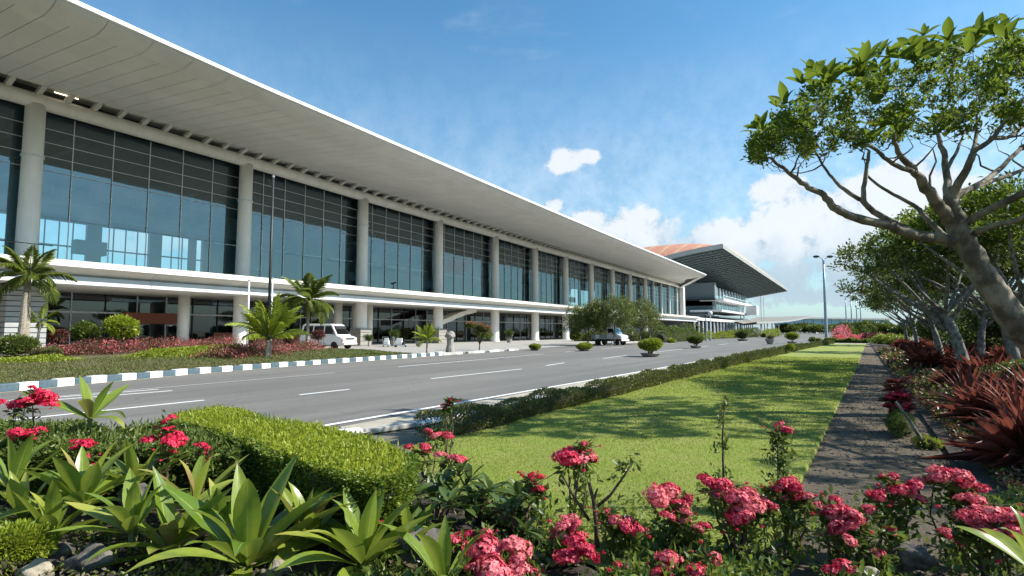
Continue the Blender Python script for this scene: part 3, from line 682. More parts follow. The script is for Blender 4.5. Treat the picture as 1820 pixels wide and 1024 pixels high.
def prof_body(o,name,prof,yb,yt,zlo,zhi,m,bev=.04): # side profile in x,z; half width from yb (low) to yt (high)
    mb=MB(); hw=lambda z: yb+(yt-yb)*min(1,max(0,(z-zlo)/(zhi-zlo+1e-6)))
    n=len(prof); mb.add([(x,-hw(z),z) for x,z in prof]+[(x,hw(z),z) for x,z in prof],[tuple(range(n)),tuple(range(2*n-1,n-1,-1))]+[(i,n+i,n+(i+1)%n,(i+1)%n) for i in range(n)])
    return mb.build(name,m,o,local=True,bevel=bev)
def sidepane(o,name,quad,hw,m,zlo,zhi,yb,yt,out=.012):
    H_=lambda z: yb+(yt-yb)*(z-zlo)/(zhi-zlo)+out
    for s in (-1,1):
        vs=[(x,s*H_(z),z) for x,z in quad]; vi=[(x,s*(H_(z)-.03),z) for x,z in quad]
        MB().hexa(vi,vs).build(name,m,o,local=True)
p=atZ(592,620,0)
V=thing('van','white minivan parked on the forecourt with its nose to the road','van',(p[0]-.6,p[1]-.1,-.012),R(8)); V.scale=(1.17,1.17,1.12)
L_=2.15
prof_body(V,'body',[(-L_,.38),(-1.75,.32),(1.7,.32),(2.2,.40),(2.22,.78),(2.05,1.02),(1.5,1.16),(-L_,1.16),(-2.22,.8)],.86,.86,.3,1.16,M['van'],.07)
prof_body(V,'cabin',[(-2.13,1.15),(1.62,1.15),(1.02,2.02),(.8,2.1),(-1.85,2.12),(-2.06,2.02)],.85,.70,1.15,2.12,M['van'],.06)
A_=(1.15,2.12,.85,.70)
gq=lambda x0,x1,x2,x3,z0=1.26,z1=1.93:[(x0,z0),(x1,z0),(x2,z1),(x3,z1)]
sidepane(V,'side_window',gq(.35,1.38,.92,.35),0,M['vglass'],*A_); sidepane(V,'side_window',gq(-.78,.22,.22,-.74),0,M['vglass'],*A_); sidepane(V,'side_window',gq(-1.9,-.92,-.88,-1.82),0,M['vglass'],*A_)
MB().hexa([(1.56,-.72,1.24),(1.56,.72,1.24),(1.1,.6,1.93),(1.1,-.6,1.93)],[(1.60,-.74,1.24),(1.60,.74,1.24),(1.14,.62,1.93),(1.14,-.62,1.93)]).build('windshield',M['vglass'],V,local=True)
MB().box((-2.1,0,1.6),(.06,1.3,.6)).build('rear_window',M['vglass'],V,local=True)
MB().box((0,0,1.64),(2.6,1.2,.6)).build('cabin_interior',M['dark'],V,local=True)
for s in(-1,1):
    MB().box((2.17,s*.66,.88),(.12,.3,.17)).build('headlight',M['lens'],V,local=True,bevel=.02); MB().box((2.16,s*.80,.72),(.13,.12,.12)).build('indicator',M['orange'],V,local=True)
    MB().box((1.35,s*.98,1.32),(.1,.2,.22)).build('mirror',M['dark'],V,local=True,bevel=.03)
    MB().box((.3,s*.872,1.02),(.16,.03,.04)).build('door_handle',M['dark'],V,local=True); MB().box((-2.2,s*.72,.95),(.05,.2,.4)).build('tail_light',M['orange'],V,local=True)
    MB().box((.28,s*.865,.75),(.015,.01,.75)).build('door_seam',M['dark'],V,local=True); MB().box((-.85,s*.865,.75),(.015,.01,.75)).build('door_seam',M['dark'],V,local=True)
MB().box((2.22,0,.46),(.16,1.66,.2)).build('front_bumper',M['slabgrey'],V,local=True,bevel=.04); MB().box((-2.2,0,.46),(.14,1.66,.2)).build('rear_bumper',M['slabgrey'],V,local=True,bevel=.04)
MB().box((2.19,0,.86),(.08,.9,.14)).build('grille',M['dark'],V,local=True); MB().box((2.31,0,.46),(.02,.44,.13)).build('number_plate',M['slab'],V,local=True)
for x in(-1.35,1.35):
    for s in(-1,1): wheel(V,x,s*.80,.32,.2)
p=atZ(1086,613.5,0)
K=thing('pickup_truck','small pale pickup truck parked under the trees, blue windscreen and silver flat bed','truck',(p[0],p[1],-.012),R(-10))
prof_body(K,'cab',[(-.1,.75),(1.85,.75),(1.85,1.15),(1.15,1.3),(.75,2.05),(.1,2.08),(-.1,1.95)],.85,.72,.75,2.08,M['slabgrey'],.06)
sidepane(K,'side_window',[(.05,1.32),(.98,1.32),(.7,1.95),(.05,1.95)],0,M['vglass'],.75,2.08,.85,.72)
mb=MB().hexa([(1.12,-.7,1.34),(1.12,.7,1.34),(.8,.62,1.98),(.8,-.62,1.98)],[(1.17,-.7,1.34),(1.17,.7,1.34),(.85,.62,1.98),(.85,-.62,1.98)]); mb.build('windscreen',mat('blue_sky_tinted_screen',(.10,.25,.38),(.18,.36,.5),rough=.08,spec=.9),K,local=True)
for s in(-1,1):
    for k in range(3): MB().box((-1.15,s*.85,.85+k*.17),(2.0,.05,.13)).build('side_board',M['metal'],K,local=True)
    MB().box((1.86,s*.6,.98),(.08,.3,.16)).build('headlight',M['lens'],K,local=True); MB().box((.95,s*.98,1.42),(.08,.16,.25)).build('mirror',M['dark'],K,local=True)
MB().box((-1.15,0,.76),(2.1,1.7,.1)).build('load_bed',M['metal'],K,local=True); MB().box((-2.15,0,1.0),(.05,1.7,.5)).build('tailgate',M['metal'],K,local=True)
MB().box((1.9,0,.62),(.14,1.7,.2)).build('bumper',M['edge'],K,local=True,bevel=.03); MB().box((-.1,0,.58),(3.4,.7,.2)).build('chassis',M['dark'],K,local=True)
for x in(-1.35,1.2):
    for s in(-1,1): wheel(K,x,s*.76,.36,.22)
# carved stone post on the broken kerb
p=atZ(800,627,0); o=thing('stone_post','squat weathered stone post with rounded top beside the broken kerb','post',(p[0],p[1],0))
vs,fs=icos((p[0],p[1],1.35),(.42,.42,.32),3,.15,4); MB().add(vs,fs).build('rounded_top',M['bowl'],o,smooth=True)
MB().lathe((p[0],p[1],0),[(.36,-.05),(.34,.3),(.26,.6),(.26,1.1),(.32,1.25)],10).build('shaft',M['bowl'],o)

# ------------------------------------------------------------ plants
g=rng
def sample_poly_hedge(parent,poly,z0,z1,nt,ns,L,Wd,mt,md,top_wave=.02,seed=1):
    """clipped hedge on a polygon footprint: leaves on the flat top and on the sides"""
    q=np.array(poly); g=np.random.default_rng(seed); mn,mx=q.min(0),q.max(0)
    def inside(P):
        c=np.zeros(len(P),bool)
        for i in range(len(q)):
            a,b=q[i],q[i-1]; cond=((a[1]>P[:,1])!=(b[1]>P[:,1]))&(P[:,0]<(b[0]-a[0])*(P[:,1]-a[1])/(b[1]-a[1]+1e-12)+a[0]); c^=cond
        return c
    P=g.uniform(mn,mx,size=(nt*3,2)); P=P[inside(P)][:nt]; n=len(P)
    z=z1+top_wave*np.sin(P[:,0]*3.3)*np.sin(P[:,1]*2.9+1)+g.normal(size=n)*.018-abs(g.normal(size=n))*.02
    lc=LC(); d=g.normal(size=(n,3))*.75+np.array([0,0,.65]); lc.add(np.column_stack([P,z-.02]),d,L*g.uniform(.6,1.3,n),Wd*g.uniform(.7,1.2,n))
    e=[(q[i-1],q[i]) for i in range(len(q))]; ln=np.array([np.linalg.norm(b-a) for a,b in e]); k=g.choice(len(e),ns,p=ln/ln.sum())
    a=np.array([x[0] for x in e])[k]; b=np.array([x[1] for x in e])[k]; f=g.random((ns,1)); XY=a+(b-a)*f; dd=nrm(b-a); out=np.column_stack([dd[:,1],-dd[:,0]])
    ar=.5*sum(x[0][0]*x[1][1]-x[1][0]*x[0][1] for x in e); out*=np.sign(ar)
    zz=z0+(z1-z0)*g.random(ns)**.85; bulge=.05*np.sin(zz*9+XY[:,0]*5)+g.normal(size=ns)*.03-.02
    XY=XY+out*bulge[:,None]; d=np.column_stack([out,np.full(ns,.35)])+g.normal(size=(ns,3))*.6
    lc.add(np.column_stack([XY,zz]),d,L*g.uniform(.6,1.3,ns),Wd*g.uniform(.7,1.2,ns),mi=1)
    k=P[:max(60,n//45)]; lc.add(np.column_stack([k,np.full(len(k),z1+.005)])+g.normal(size=(len(k),3))*.012,g.normal(size=(len(k),3))*.4+np.array([0,0,1.]),L*g.uniform(1.2,2.6,len(k)),Wd*.8)
    lc.build('foliage',[mt,md],parent)
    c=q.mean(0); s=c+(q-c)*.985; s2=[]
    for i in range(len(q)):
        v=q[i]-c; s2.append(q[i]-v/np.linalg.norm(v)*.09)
    mb=MB(); m=len(q); mb.add([(x,y,z0-.03) for x,y in s2]+[(x,y,z1-.07) for x,y in s2],[tuple(range(m,2*m))]+[(i,(i+1)%m,m+(i+1)%m,m+i) for i in range(m)]); mb.build('light_block_core',M['twig'],parent)  # added solid block inside the hedge that stops the light
HZ=.62
hp=[atZ(u,v,HZ)[:2] for u,v in [(436,781),(500,806),(560,828),(640,842),(690,846),(722,832),(728,812),(690,788),(600,765),(480,743),(392,724),(335,732),(300,742),(345,752)]]
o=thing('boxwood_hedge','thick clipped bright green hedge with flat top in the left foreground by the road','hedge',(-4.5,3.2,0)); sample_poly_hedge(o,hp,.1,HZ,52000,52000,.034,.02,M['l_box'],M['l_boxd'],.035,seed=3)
# pale specks of tiny blossom on its top
q=np.array(hp); 
hp2=[atZ(u,v,.55)[:2] for u,v in [(-60,800),(120,800),(300,800),(420,806),(440,772),(330,745),(200,762),(100,752),(-60,748)]]
o=thing('flowering_hedge','looser darker green hedge with pale new leaves left of the clipped hedge','hedge',(-6,2.6,0)); sample_poly_hedge(o,hp2,.08,.55,22000,34000,.05,.026,M['l_mid'],M['l_mid'],.07,seed=5)
# low brownish hedge along the lawn
def rowhedge(name,label,xf,ys,hw,h,n,L,Wd,mats,seed,group=None):
    g=np.random.default_rng(seed); o=thing(name,label,'hedge',(float(xf(ys[0])),ys[0],0))
    yy=ys[0]*(ys[1]/ys[0])**g.random(n); k=g.random(n)*2*math.pi; rr=1-.3*g.random(n)**1.5
    hv=h*(1+.16*np.sin(yy*1.9)+.12*np.sin(yy*4.7+1)); x=np.array([float(xf(a)) for a in yy])+np.sign(np.cos(k))*abs(np.cos(k))**.6*hw*rr; z=.05+hv*(.5+.5*np.sign(np.sin(k))*abs(np.sin(k))**.6*rr)
    d=np.column_stack([np.cos(k),g.normal(size=n)*.4,np.sin(k)*.6+.5])+g.normal(size=(n,3))*.45
    sc=np.clip(yy/11,.9,3.5); lc=LC(); lc.add(np.column_stack([x,yy,z]),d,L*sc*g.uniform(.6,1.3,n),Wd*sc*g.uniform(.7,1.2,n),mi=0)
    V=lc; V.M[0]=g.choice(len(mats),n,p=[.62,.38] if len(mats)==2 else None); lc.build('foliage',mats,o)
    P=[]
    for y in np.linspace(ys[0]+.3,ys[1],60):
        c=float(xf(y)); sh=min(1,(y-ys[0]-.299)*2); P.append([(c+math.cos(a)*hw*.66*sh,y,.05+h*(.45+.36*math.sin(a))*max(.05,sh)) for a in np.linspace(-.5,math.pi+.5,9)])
    MB().grid(P).build('light_block_core',M['twig'],o); return o  # added dark core under the leaves, blocks light
rowhedge('low_hedge','long low brownish-green hedge running between the road kerb and the lawn',lambda y: LE(y)-.22,(6.9,84),.30,.33,75000,.05,.026,[M['l_dry'],M['l_mid']],11)
# big strap leaves: meshes shared by all plants
def strapmesh(name,W_,droop,fold,m,n=9,taper=.62,twist=0.):
    mb=MB(); uv=[]; ang=0; x=z=0; P=[]
    for i in range(n+1):
        s=i/n; wd=W_*max(.02,(.35+.65*min(1,s/.45))*(1-max(0,(s-.45)/.55)**1.9)) ; a=-droop*s*s
        tw=twist*s
        P.append([(x-math.sin(a)*0,y_*math.cos(tw),z+abs(y_)*fold+y_*math.sin(tw)) for y_ in (-wd/2,-wd/4,0,wd/4,wd/2)]); uv+= [(k/4,s) for k in range(5)]
        x+=math.cos(a)/n; z+=math.sin(a)/n
    mb.grid(P); me=mb.mesh(name,m,True); l=me.uv_layers.new(name='UVMap')
    for lp in me.loops: l.data[lp.index].uv=uv[lp.vertex_index]
    return me
BIG=[strapmesh('strap_leaf',.235,d,f,M['l_big'],twist=t) for d,f,t in ((.35,.30,.1),(.75,.22,-.2),(1.1,.35,.15),(.15,.40,-.1))]
DK=[strapmesh('oval_leaf',.34,d,f,M['l_dark'],n=6,twist=t) for d,f,t in ((.5,.25,.2),(.9,.15,-.3),(.2,.35,.1))]
CORD=[strapmesh('cordyline_leaf',.05,d,f,M['l_cord'],n=6) for d,f in ((.5,.5),(.9,.5),(.25,.6))]
TL=[strapmesh('tree_top_leaf',.42,d,f,M['l_tree'],n=5,twist=t) for d,f,t in ((.5,.3,.2),(.2,.4,-.2),(.9,.3,0))]
def putleaf(parent,me,pos,az,el,L,roll=0.,name='leaf'):
    o=link(name,me,parent); o.location=tuple(pos); o.rotation_mode='XYZ'
    o.rotation_euler=(Matrix.Rotation(az,3,'Z')@Matrix.Rotation(-el,3,'Y')@Matrix.Rotation(roll,3,'X')).to_euler(); o.scale=(L,L,L*1.0); return o
def rosette(name,label,pos,n,L,meshes,seed,e0=82,e1=12,cat='plant',group=None,stemh=.1,stemr=.022,lname='leaf',lsd=.15):
    g=np.random.default_rng(seed); o=thing(name,label,cat,pos,0,group)
    a0=g.uniform(0,6)
    for i in range(n):
        f=i/max(1,n-1); el=R(e0+(e1-e0)*f**.8+g.normal()*6); az=a0+i*2.39996+g.normal()*.2
        putleaf(o,meshes[g.integers(len(meshes))],(math.cos(az)*.015,math.sin(az)*.015,stemh*(1-.45*f)),az,el,L*(.72+.4*f**.5*(1-.25*f))*g.uniform(1-lsd,1+lsd),g.normal()*.22,lname)
    MB().tube([(0,0,-.06),(0,0,stemh*.6),(0,0,stemh)],[stemr*1.3,stemr,stemr*.8],8).build('stem',M['gstem'],o,local=True)
    return o
for i,(u,v,w_,n,L,lab) in enumerate([
  (148,890,4.55,15,.60,'broad-leaved strap plant below the red blooms at the left hedge'),
  (235,945,4.15,13,.52,'dark mid-sized strap plant between the lime bush and the tall strap plants'),
  (305,985,4.2,14,.66,'tall strap plant with wide upright leaves left of the biggest one'),
  (345,905,4.7,11,.58,'strap plant with narrow upright leaves right under the clipped hedge corner'),
  (440,1010,3.95,17,.80,'biggest strap plant with long arching leaves at the bottom of the photo'),
  (645,1010,3.95,15,.70,'strap plant with broad leaves right of the biggest one, beside red bloom'),
  (20,868,4.8,10,.55,'strap plant with dark flat leaves at the left picture edge'),
  (160,742,6.3,8,.55,'small upright strap plant rising out of the left hedge before the road'),
  (790,1040,3.6,7,.55,'strap plant with one broad pale leaf beside the pink bushes at the bottom'),
  (1835,1010,3.3,6,.45,'bright strap plant at the bottom right corner')]):
    p=atD(u,v,w_); rosette('strap_plant',lab,(p[0],p[1],max(.03,p[2]-.05)),n,L,BIG,40+i,group='strap-leaved plants in the near bed',stemh=.06)
# lime ball shrub bottom left, ground-cover
p=atD(5,985,3.9); o=thing('lime_shrub','round lime green feathery shrub at the bottom left corner','shrub',(p[0],p[1],0)); leafy(o,(p[0],p[1],.18),(.27,.3,.22),9000,.04,.016,M['l_lime'],6,21,core=.7)
# dark glossy shrubs
def glossy(label,u,v,w_,n,L,seed,r=.35):
    g=np.random.default_rng(seed); p=atD(u,v,w_); o=thing('glossy_shrub',label,'shrub',(p[0],p[1],.03),0,'dark glossy shrubs')
    for k in range(max(4,n//9)):
        d=nrm(g.normal(size=3)*np.array([1,1,.5])+np.array([0,0,.7])); e=d*r*g.uniform(.5,1.1); e[2]=abs(e[2])+.08
        MB().tube([(0,0,0),tuple(e*.5+np.array([0,0,.04])),tuple(e)],[.014,.01,.006],6).build('stem',M['stem'],o,local=True)
        for j in range(9):
            az=j*2.4+g.uniform(0,1); putleaf(o,DK[g.integers(3)],e-d*.03*(j//3),az,R(g.uniform(-15,60)),L*g.uniform(.7,1.2),g.normal()*.3)
    return o
glossy('dark glossy shrub with silvery leaf shine beside the small red bloom',770,905,4.6,81,.20,1,.46)
glossy('dark glossy shrub between the clipped hedge end and the lawn',850,860,5.0,99,.19,2,.52)
glossy('dark glossy shrub right in front of the lawn under dull red bloom',925,905,4.6,63,.16,3,.42)
for i,(u,v,w_,r,m,lab) in enumerate([(165,1000,4.0,.13,'rock','dark pitted rock at the bottom left below a strap plant'),(108,985,4.15,.10,'rock','smaller dark rock beside the lime shrub'),(60,1022,3.85,.10,'pebble','tan rock at the bottom left corner under the lime shrub'),
   (745,985,4.1,.17,'rock','large grey speckled rock beneath the glossy shrub'),(490,1020,3.95,.09,'pebble','mossy tan rock at the foot of the biggest strap plant'),(235,880,4.9,.10,'rock','grey rock half hidden at the hedge foot'),
   (1615,985,3.9,.10,'rock','dark rock lying in the gravel among pink bushes'),(1535,1018,3.7,.06,'pebble','flat pale rock at the bottom right among leaves')]):
    p=atD(u,v,w_); o=thing('rock',lab,'rock',(p[0],p[1],max(0,p[2]-.03)),0,'rocks in the near bed'); vs,fs=icos((0,0,r*.25),(r*1.2,r,r*.8),3,.35,i+3); MB().add(vs,fs).build('stone',M[m],o,local=True,smooth=True)
# ---- pink flowering bushes
def headmesh(seed,nf,mp):
    g=np.random.default_rng(seed); lc=LC(); d=nrm(g.normal(size=(nf,3))); d[:,2]=abs(d[:,2])*1.0-.12; d=nrm(d)
    c=d*np.array([1,1,.72])*(1.05-.5*g.random((nf,1))**1.5)*(1+.16*np.sin(d[:,:1]*4+seed)*np.sin(d[:,1:2]*5))
    a=rdir(nf,g); d=nrm(d+g.normal(size=(nf,3))*.22); s=nrm(np.cross(d,a)); t=np.cross(d,s); L=g.uniform(.17,.27,nf)
    for k in range(5):
        ph=2*math.pi*k/5; dr=s*math.cos(ph)+t*math.sin(ph)+d*.12; lc.add(c,dr,L,L*.8,up=d,fold=.05,mi=0)
    o=lc.build('h',mp); me=o.data; bpy.data.objects.remove(o); me.name='flower_head'; return me
HEADP=[headmesh(s,150,[M['p_pink']]) for s in range(4)]; HEADR=[headmesh(s+9,110,[M['p_red']]) for s in range(4)]
def bloom_bush(label,heads,seed,red=False,leaves=170,lm='l_mid',leafL=.085,group='pink flowering bushes in the near bed',base=None,name='flowering_bush'):
    g=np.random.default_rng(seed); P=[]
    for (u,v,r,w_) in heads: P.append((atD(u,v,w_),r*w_/FPX))
    c=np.mean([a for a,_ in P],0); bx,by=(c[0],c[1]) if base is None else base
    o=thing(name,label,'bush',(bx,by,.04),0,group); org=np.array([bx,by,.04]); LCs=LC(); tb=MB()
    for a,r in P:
        st=org+np.array([g.normal()*.05,g.normal()*.05,-.03]); b=a+np.array([0,0,-r*.3]); mid=st*.45+b*.55+g.normal(size=3)*.04*np.array([1,1,.3])
        tb.tube([st,mid,b],[.011,.008,.004],6)
        nh=1 if r<.05 else (2 if r<.075 else 4)
        for k in range(nh):
            off=np.zeros(3) if nh==1 else np.array([g.normal()*r*.55,g.normal()*r*.55,g.normal()*r*.22])
            rr=r*(1. if nh==1 else .62)*g.uniform(.85,1.1)
            h=link('flower_head',(HEADR if red else HEADP)[g.integers(4)],o); h.location=tuple(a+off-org); h.scale=(rr,rr,rr*.85); h.rotation_euler=(g.normal()*.3,g.normal()*.3,g.uniform(0,6))
        for k in range(2):
            e=a+g.normal(size=3)*np.array([1,1,.5])*(r*.9+.03)+np.array([0,0,-r*.4]); tb.tube([b,(b+e)/2+np.array([0,0,-.01]),e],[.004,.003,.002],5); h=link('flower_bud',HEADR[g.integers(4)],o); q_=g.uniform(.009,.018); h.location=tuple(e-org); h.scale=(q_,q_,q_*1.2)
        m=max(10,leaves//len(P)); f=g.random(m)**.6; ps=st+(b-st)*f[:,None]+g.normal(size=(m,3))*np.array([.045,.045,.03]); d=g.normal(size=(m,3))+np.array([0,0,.5])
        ps[:,2]=np.maximum(ps[:,2],.06); LCs.add(ps,d,leafL*g.uniform(.6,1.25,m),leafL*.42*g.uniform(.8,1.2,m))
        m2=22; k=nrm(g.normal(size=(m2,3))*np.array([1,1,.3])); LCs.add(np.repeat((a-np.array([0,0,r*.55]))[None],m2,0)+k*r*.25,k+np.array([0,0,.15]),leafL*1.1*g.uniform(.7,1.2,m2),leafL*.45)
    tb.build('stems',M['stem'],o); LCs.build('foliage',M[lm],o); return o
RB='red flowering bushes growing in the left hedge'
for i,(lab,hs) in enumerate([
 ('crimson bush with a two-tiered bloom at the far left above the hedge',[(45,716,30,6.0),(56,695,12,6.0),(25,722,18,6.0)]),
 ('crimson bush with small blooms below the far left one',[(45,770,20,5.6),(30,775,14,5.6),(62,765,10,5.6)]),
 ('crimson bush with loose drooping blooms above the leftmost big strap plant',[(140,790,16,5.3),(160,785,16,5.3),(148,808,13,5.3),(150,826,10,5.25)]),
 ('crimson bush with one wide bloom and small ones stacked above it in the hedge',[(285,785,28,5.2),(298,745,13,5.4),(288,763,11,5.3),(304,762,8,5.3),(307,803,8,5.2)]),
 ('crimson bush with a single small bloom before the clipped hedge corner',[(370,794,15,5.0),(362,806,8,5.0)])]): bloom_bush(lab,hs,60+i,True,150,'l_mid',.07,RB)
for i,(lab,hs) in enumerate([
 ('single crimson bloom low against the clipped hedge side',[(684,852,11,4.4)]),
 ('small crimson bloom beside the rightmost big strap plant',[(668,927,16,4.2)]),
 ('thin crimson sprig standing before the kerb at the lawn corner',[(798,718,7,7.2),(795,726,8,7.2),(800,710,5,7.2)]),
 ('dull crimson bloom on the dark glossy shrub',[(945,848,16,4.9),(955,865,14,4.9)])]): bloom_bush(lab,hs,70+i,True,60,'l_dark',.09,'small red blooms near the clipped hedge')
for i,(lab,hs) in enumerate([
 ('pink bush with three blooms where hedge and lawn meet',[(778,773,15,5.6),(750,797,15,5.4),(803,812,20,5.2)]),
 ('pink bush with a bloom cluster low at the bottom centre, biggest blooms',[(893,1000,52,3.75),(945,1010,34,3.7),(862,1015,26,3.7)]),
 ('pink bush with two small round blooms left of the centre',[(824,958,20,4.0),(866,945,17,4.05),(838,985,16,3.95)]),
 ('pink bush with one large bloom on tall stems against the lawn',[(1010,812,36,4.6),(1042,808,22,4.6),(1037,790,8,4.6)]),
 ('pink bush with a wide double bloom before the brown forked stem',[(1015,965,38,3.95),(1020,930,22,4.05),(995,955,18,4.0)]),
 ('pink bush with small blooms right of the brown forked stem',[(1108,928,22,4.1),(1135,938,16,4.1),(1078,910,9,4.2),(1090,932,12,4.1)]),
 ('pink bush with a long drooping bloom spray right of centre',[(1178,878,30,4.3),(1205,888,24,4.3),(1212,915,22,4.2),(1238,940,17,4.1)]),
 ('pink bush with a low bloom at the bottom right of centre',[(1200,1003,32,3.8),(1258,985,17,3.9),(1105,1012,16,3.75),(1170,1020,20,3.75)]),
 ('pink bush on a bare brown stem with a tall double bloom',[(1268,862,26,4.4),(1295,872,22,4.35),(1330,893,32,4.2),(1312,918,30,4.15),(1360,900,20,4.2)]),
 ('pink bush with a deep bloom beside the gravel path start',[(1400,858,24,4.3),(1408,878,20,4.3),(1430,885,17,4.25),(1375,865,12,4.3)]),
 ('thin pink stem with one small bloom above the lawn edge',[(1383,762,16,5.2)]),
 ('pink bush with dense crimson-pink blooms in the middle of the path bed',[(1490,915,28,4.0),(1520,925,30,3.95),(1475,890,18,4.1),(1500,945,24,3.9),(1540,905,16,4.0),(1455,905,16,4.05)]),
 ('pink bush with a rounded pale bloom lying over the gravel',[(1600,862,28,4.25),(1558,880,20,4.2),(1625,885,17,4.15),(1580,850,14,4.3)]),
 ('pink bush with a long bloom crest at the right below the red leaves',[(1680,850,26,4.2),(1712,862,24,4.15),(1735,885,22,4.05),(1700,880,18,4.1),(1660,848,12,4.25)]),
 ('pink bush with the broadest bloom mass at the right picture edge',[(1745,912,30,3.9),(1775,930,34,3.8),(1715,918,26,3.9),(1800,955,28,3.7),(1770,955,22,3.75),(1690,945,16,3.85),(1740,940,20,3.8),(1820,925,20,3.8)]),
 ('pink bush with one round pale bloom at the bottom edge right',[(1482,1008,24,3.7),(1560,985,12,3.8),(1590,945,13,3.9)])]): bloom_bush(lab,hs,80+i,False,240 if len(hs)>3 else 170)
# low green filler at the feet of the bushes
o=thing('ground_cover','mixed low green leaves covering the soil between the pink bushes','ground cover',(-2,3.4,0),kind='stuff')
lc=LC(); n=26000; uu=g.uniform(560,1860,n); vv=g.uniform(885,1130,n); keep=g.random(n)<np.clip(.25+.75*np.sin(uu*.021+np.sin(vv*.03)*2)*np.sin(vv*.017+uu*.006),.03,1)*np.where((uu>1590)&(uu<1690),.12,1)
Pz=np.array([atZ(a,b,.05) for a,b in zip(uu[keep],vv[keep])]); n=len(Pz); Pz[:,2]+=abs(g.normal(size=n))*.05
lc.add(Pz,g.normal(size=(n,3))*.8+np.array([0,0,.7]),g.uniform(.035,.10,n),g.uniform(.018,.042,n)); lc.M[0]=g.choice(3,n); lc.build('foliage',[M['l_mid'],M['l_boxd'],M['l_dark']],o)
# brown forked stem, thin sapling, leaning stick
def stemthing(name,label,cat,paths,rad,leaves=None,m='stem',seed=0):
    p0=atD(*paths[0][0]); o=thing(name,label,cat,(p0[0],p0[1],max(0,p0[2]-.03))); g=np.random.default_rng(seed)
    for i,pa in enumerate(paths):
        q=[atD(*x) for x in pa]; MB().tube(q,np.linspace(rad*(1 if i==0 else .6),rad*(.6 if i==0 else .3),len(q)),7).build('stem' if i==0 else 'branch',M[m],o,smooth=True)
    if leaves:
        lc=LC()
        for (u,v,w_,r,n) in leaves: c=atD(u,v,w_); lc.add(c+g.normal(size=(n,3))*r*.5,g.normal(size=(n,3))+np.array([0,0,.3]),g.uniform(.03,.07,n),g.uniform(.014,.03,n))
        lc.build('foliage',M['l_mid'],o)
    return o
stemthing('forked_stem','pruned brown forked stem standing against the lawn behind pink blooms','plant',[[(1062,985,4.3),(1060,930,4.4),(1055,890,4.4),(1047,858,4.4)],[(1062,900,4.4),(1085,880,4.4),(1110,845,4.4),(1122,825,4.4)],[(1055,890,4.4),(1062,868,4.4)],[(1047,925,4.4),(1018,880,4.4),(1000,845,4.4)]],.022,[(1040,848,4.4,.06,40),(1105,835,4.4,.05,35),(1125,822,4.4,.05,30),(1088,850,4.4,.03,12)],seed=3)
stemthing('thin_sapling','thin upright sapling with few leaves on the lawn in the tree shade','plant',[[(1288,905,5.2),(1286,850,5.3),(1284,780,5.3),(1288,718,5.3)],[(1285,800,5.3),(1298,770,5.3)]],.013,[(1288,720,5.3,.06,40),(1282,745,5.3,.05,25),(1285,790,5.3,.07,40),(1272,795,5.3,.05,20),(1285,850,5.3,.10,70),(1290,880,5.2,.14,90)],seed=4)
stemthing('small_stem_plant','short leafy plant under the lone small pink bloom','plant',[[(1385,885,5.0),(1382,830,5.1),(1383,775,5.2)],[(1383,840,5.1),(1395,812,5.1)]],.010,[(1382,790,5.2,.08,60),(1380,820,5.1,.09,70),(1385,860,5.0,.14,120)],seed=5)
stemthing('cut_trunk','short bare brown trunk carrying the tall double pink bloom','plant',[[(1325,1010,4.1),(1323,970,4.15),(1325,925,4.2)],[(1330,1005,4.1),(1360,980,4.1),(1395,965,4.1)],[(1323,990,4.1),(1300,960,4.15),(1285,930,4.2)]],.024,[(1350,970,4.1,.12,60)],seed=6)
o=stemthing('leaning_stake','pale leaning stick between gravel path and red-leaved plants','stake',[[(1644,792,8.2),(1618,750,8.3),(1592,714,8.4)]],.028,m='bark2')
p=atZ(1605,770,.05); o=thing('mossy_shrub','low mossy green shrub at the path edge around the leaning stick','shrub',(p[0],p[1],.03)); leafy(o,(p[0],p[1],.18),(.22,.55,.28),6000,.035,.016,M['l_mid'],7,31); 
p=atZ(1650,792,.05); o=thing('moss_tuft','small yellow-green tuft at the foot of the leaning stick','shrub',(p[0],p[1],.03)); leafy(o,(p[0],p[1],.08),(.22,.2,.12),1500,.035,.014,M['l_lime'],4,32)
bloom_bush('crimson torch flower with upright petals at the right path edge',[(1592,690,9,9.5),(1600,702,13,9.5),(1585,708,11,9.5),(1606,718,11,9.5),(1594,722,12,9.5),(1595,678,5,9.5)],95,True,70,'l_red',.2,None,name='torch_flower')
# ---- red strap-leaved plants under the trees
CL=[(1818,790,8.8,64,.92,'nearest dark red strap-leaved plant, fanning over the gravel'),(1722,722,11.3,60,1.05,'dark red strap-leaved plant behind the nearest one, beside the leaning stick'),
    (1850,740,10.6,60,1.15,'dark red strap-leaved plant at the right picture edge under the big trunk')]
for i,(u,v,w_,n,L,lab) in enumerate(CL):
    p=atD(u,v,w_); rosette('cordyline',lab,(p[0],p[1],.05),n,L,CORD,130+i,82,2,'plant','red strap-leaved plants under the trees',.28,.03)
def cordmass(label,pos,n,L,seed):
    g=np.random.default_rng(seed); o=thing('cordyline',label,'plant',(pos[0],pos[1],.05),0,'red strap-leaved plants under the trees'); lc=LC()
    az=g.uniform(0,2*math.pi,n); el=np.radians(g.uniform(5,80,n)); d=np.column_stack([np.cos(az)*np.cos(el),np.sin(az)*np.cos(el),np.sin(el)])
    lc.add(np.repeat(np.array([[pos[0],pos[1],.2]]),n,0)+g.normal(size=(n,3))*.05,d,L*g.uniform(.6,1.1,n),L*.07,droop=.22); lc.build('foliage',M['l_cord'],o)
    MB().tube([(pos[0],pos[1],0),(pos[0],pos[1],.3)],.05,6).build('stem',M['stem'],o); return o
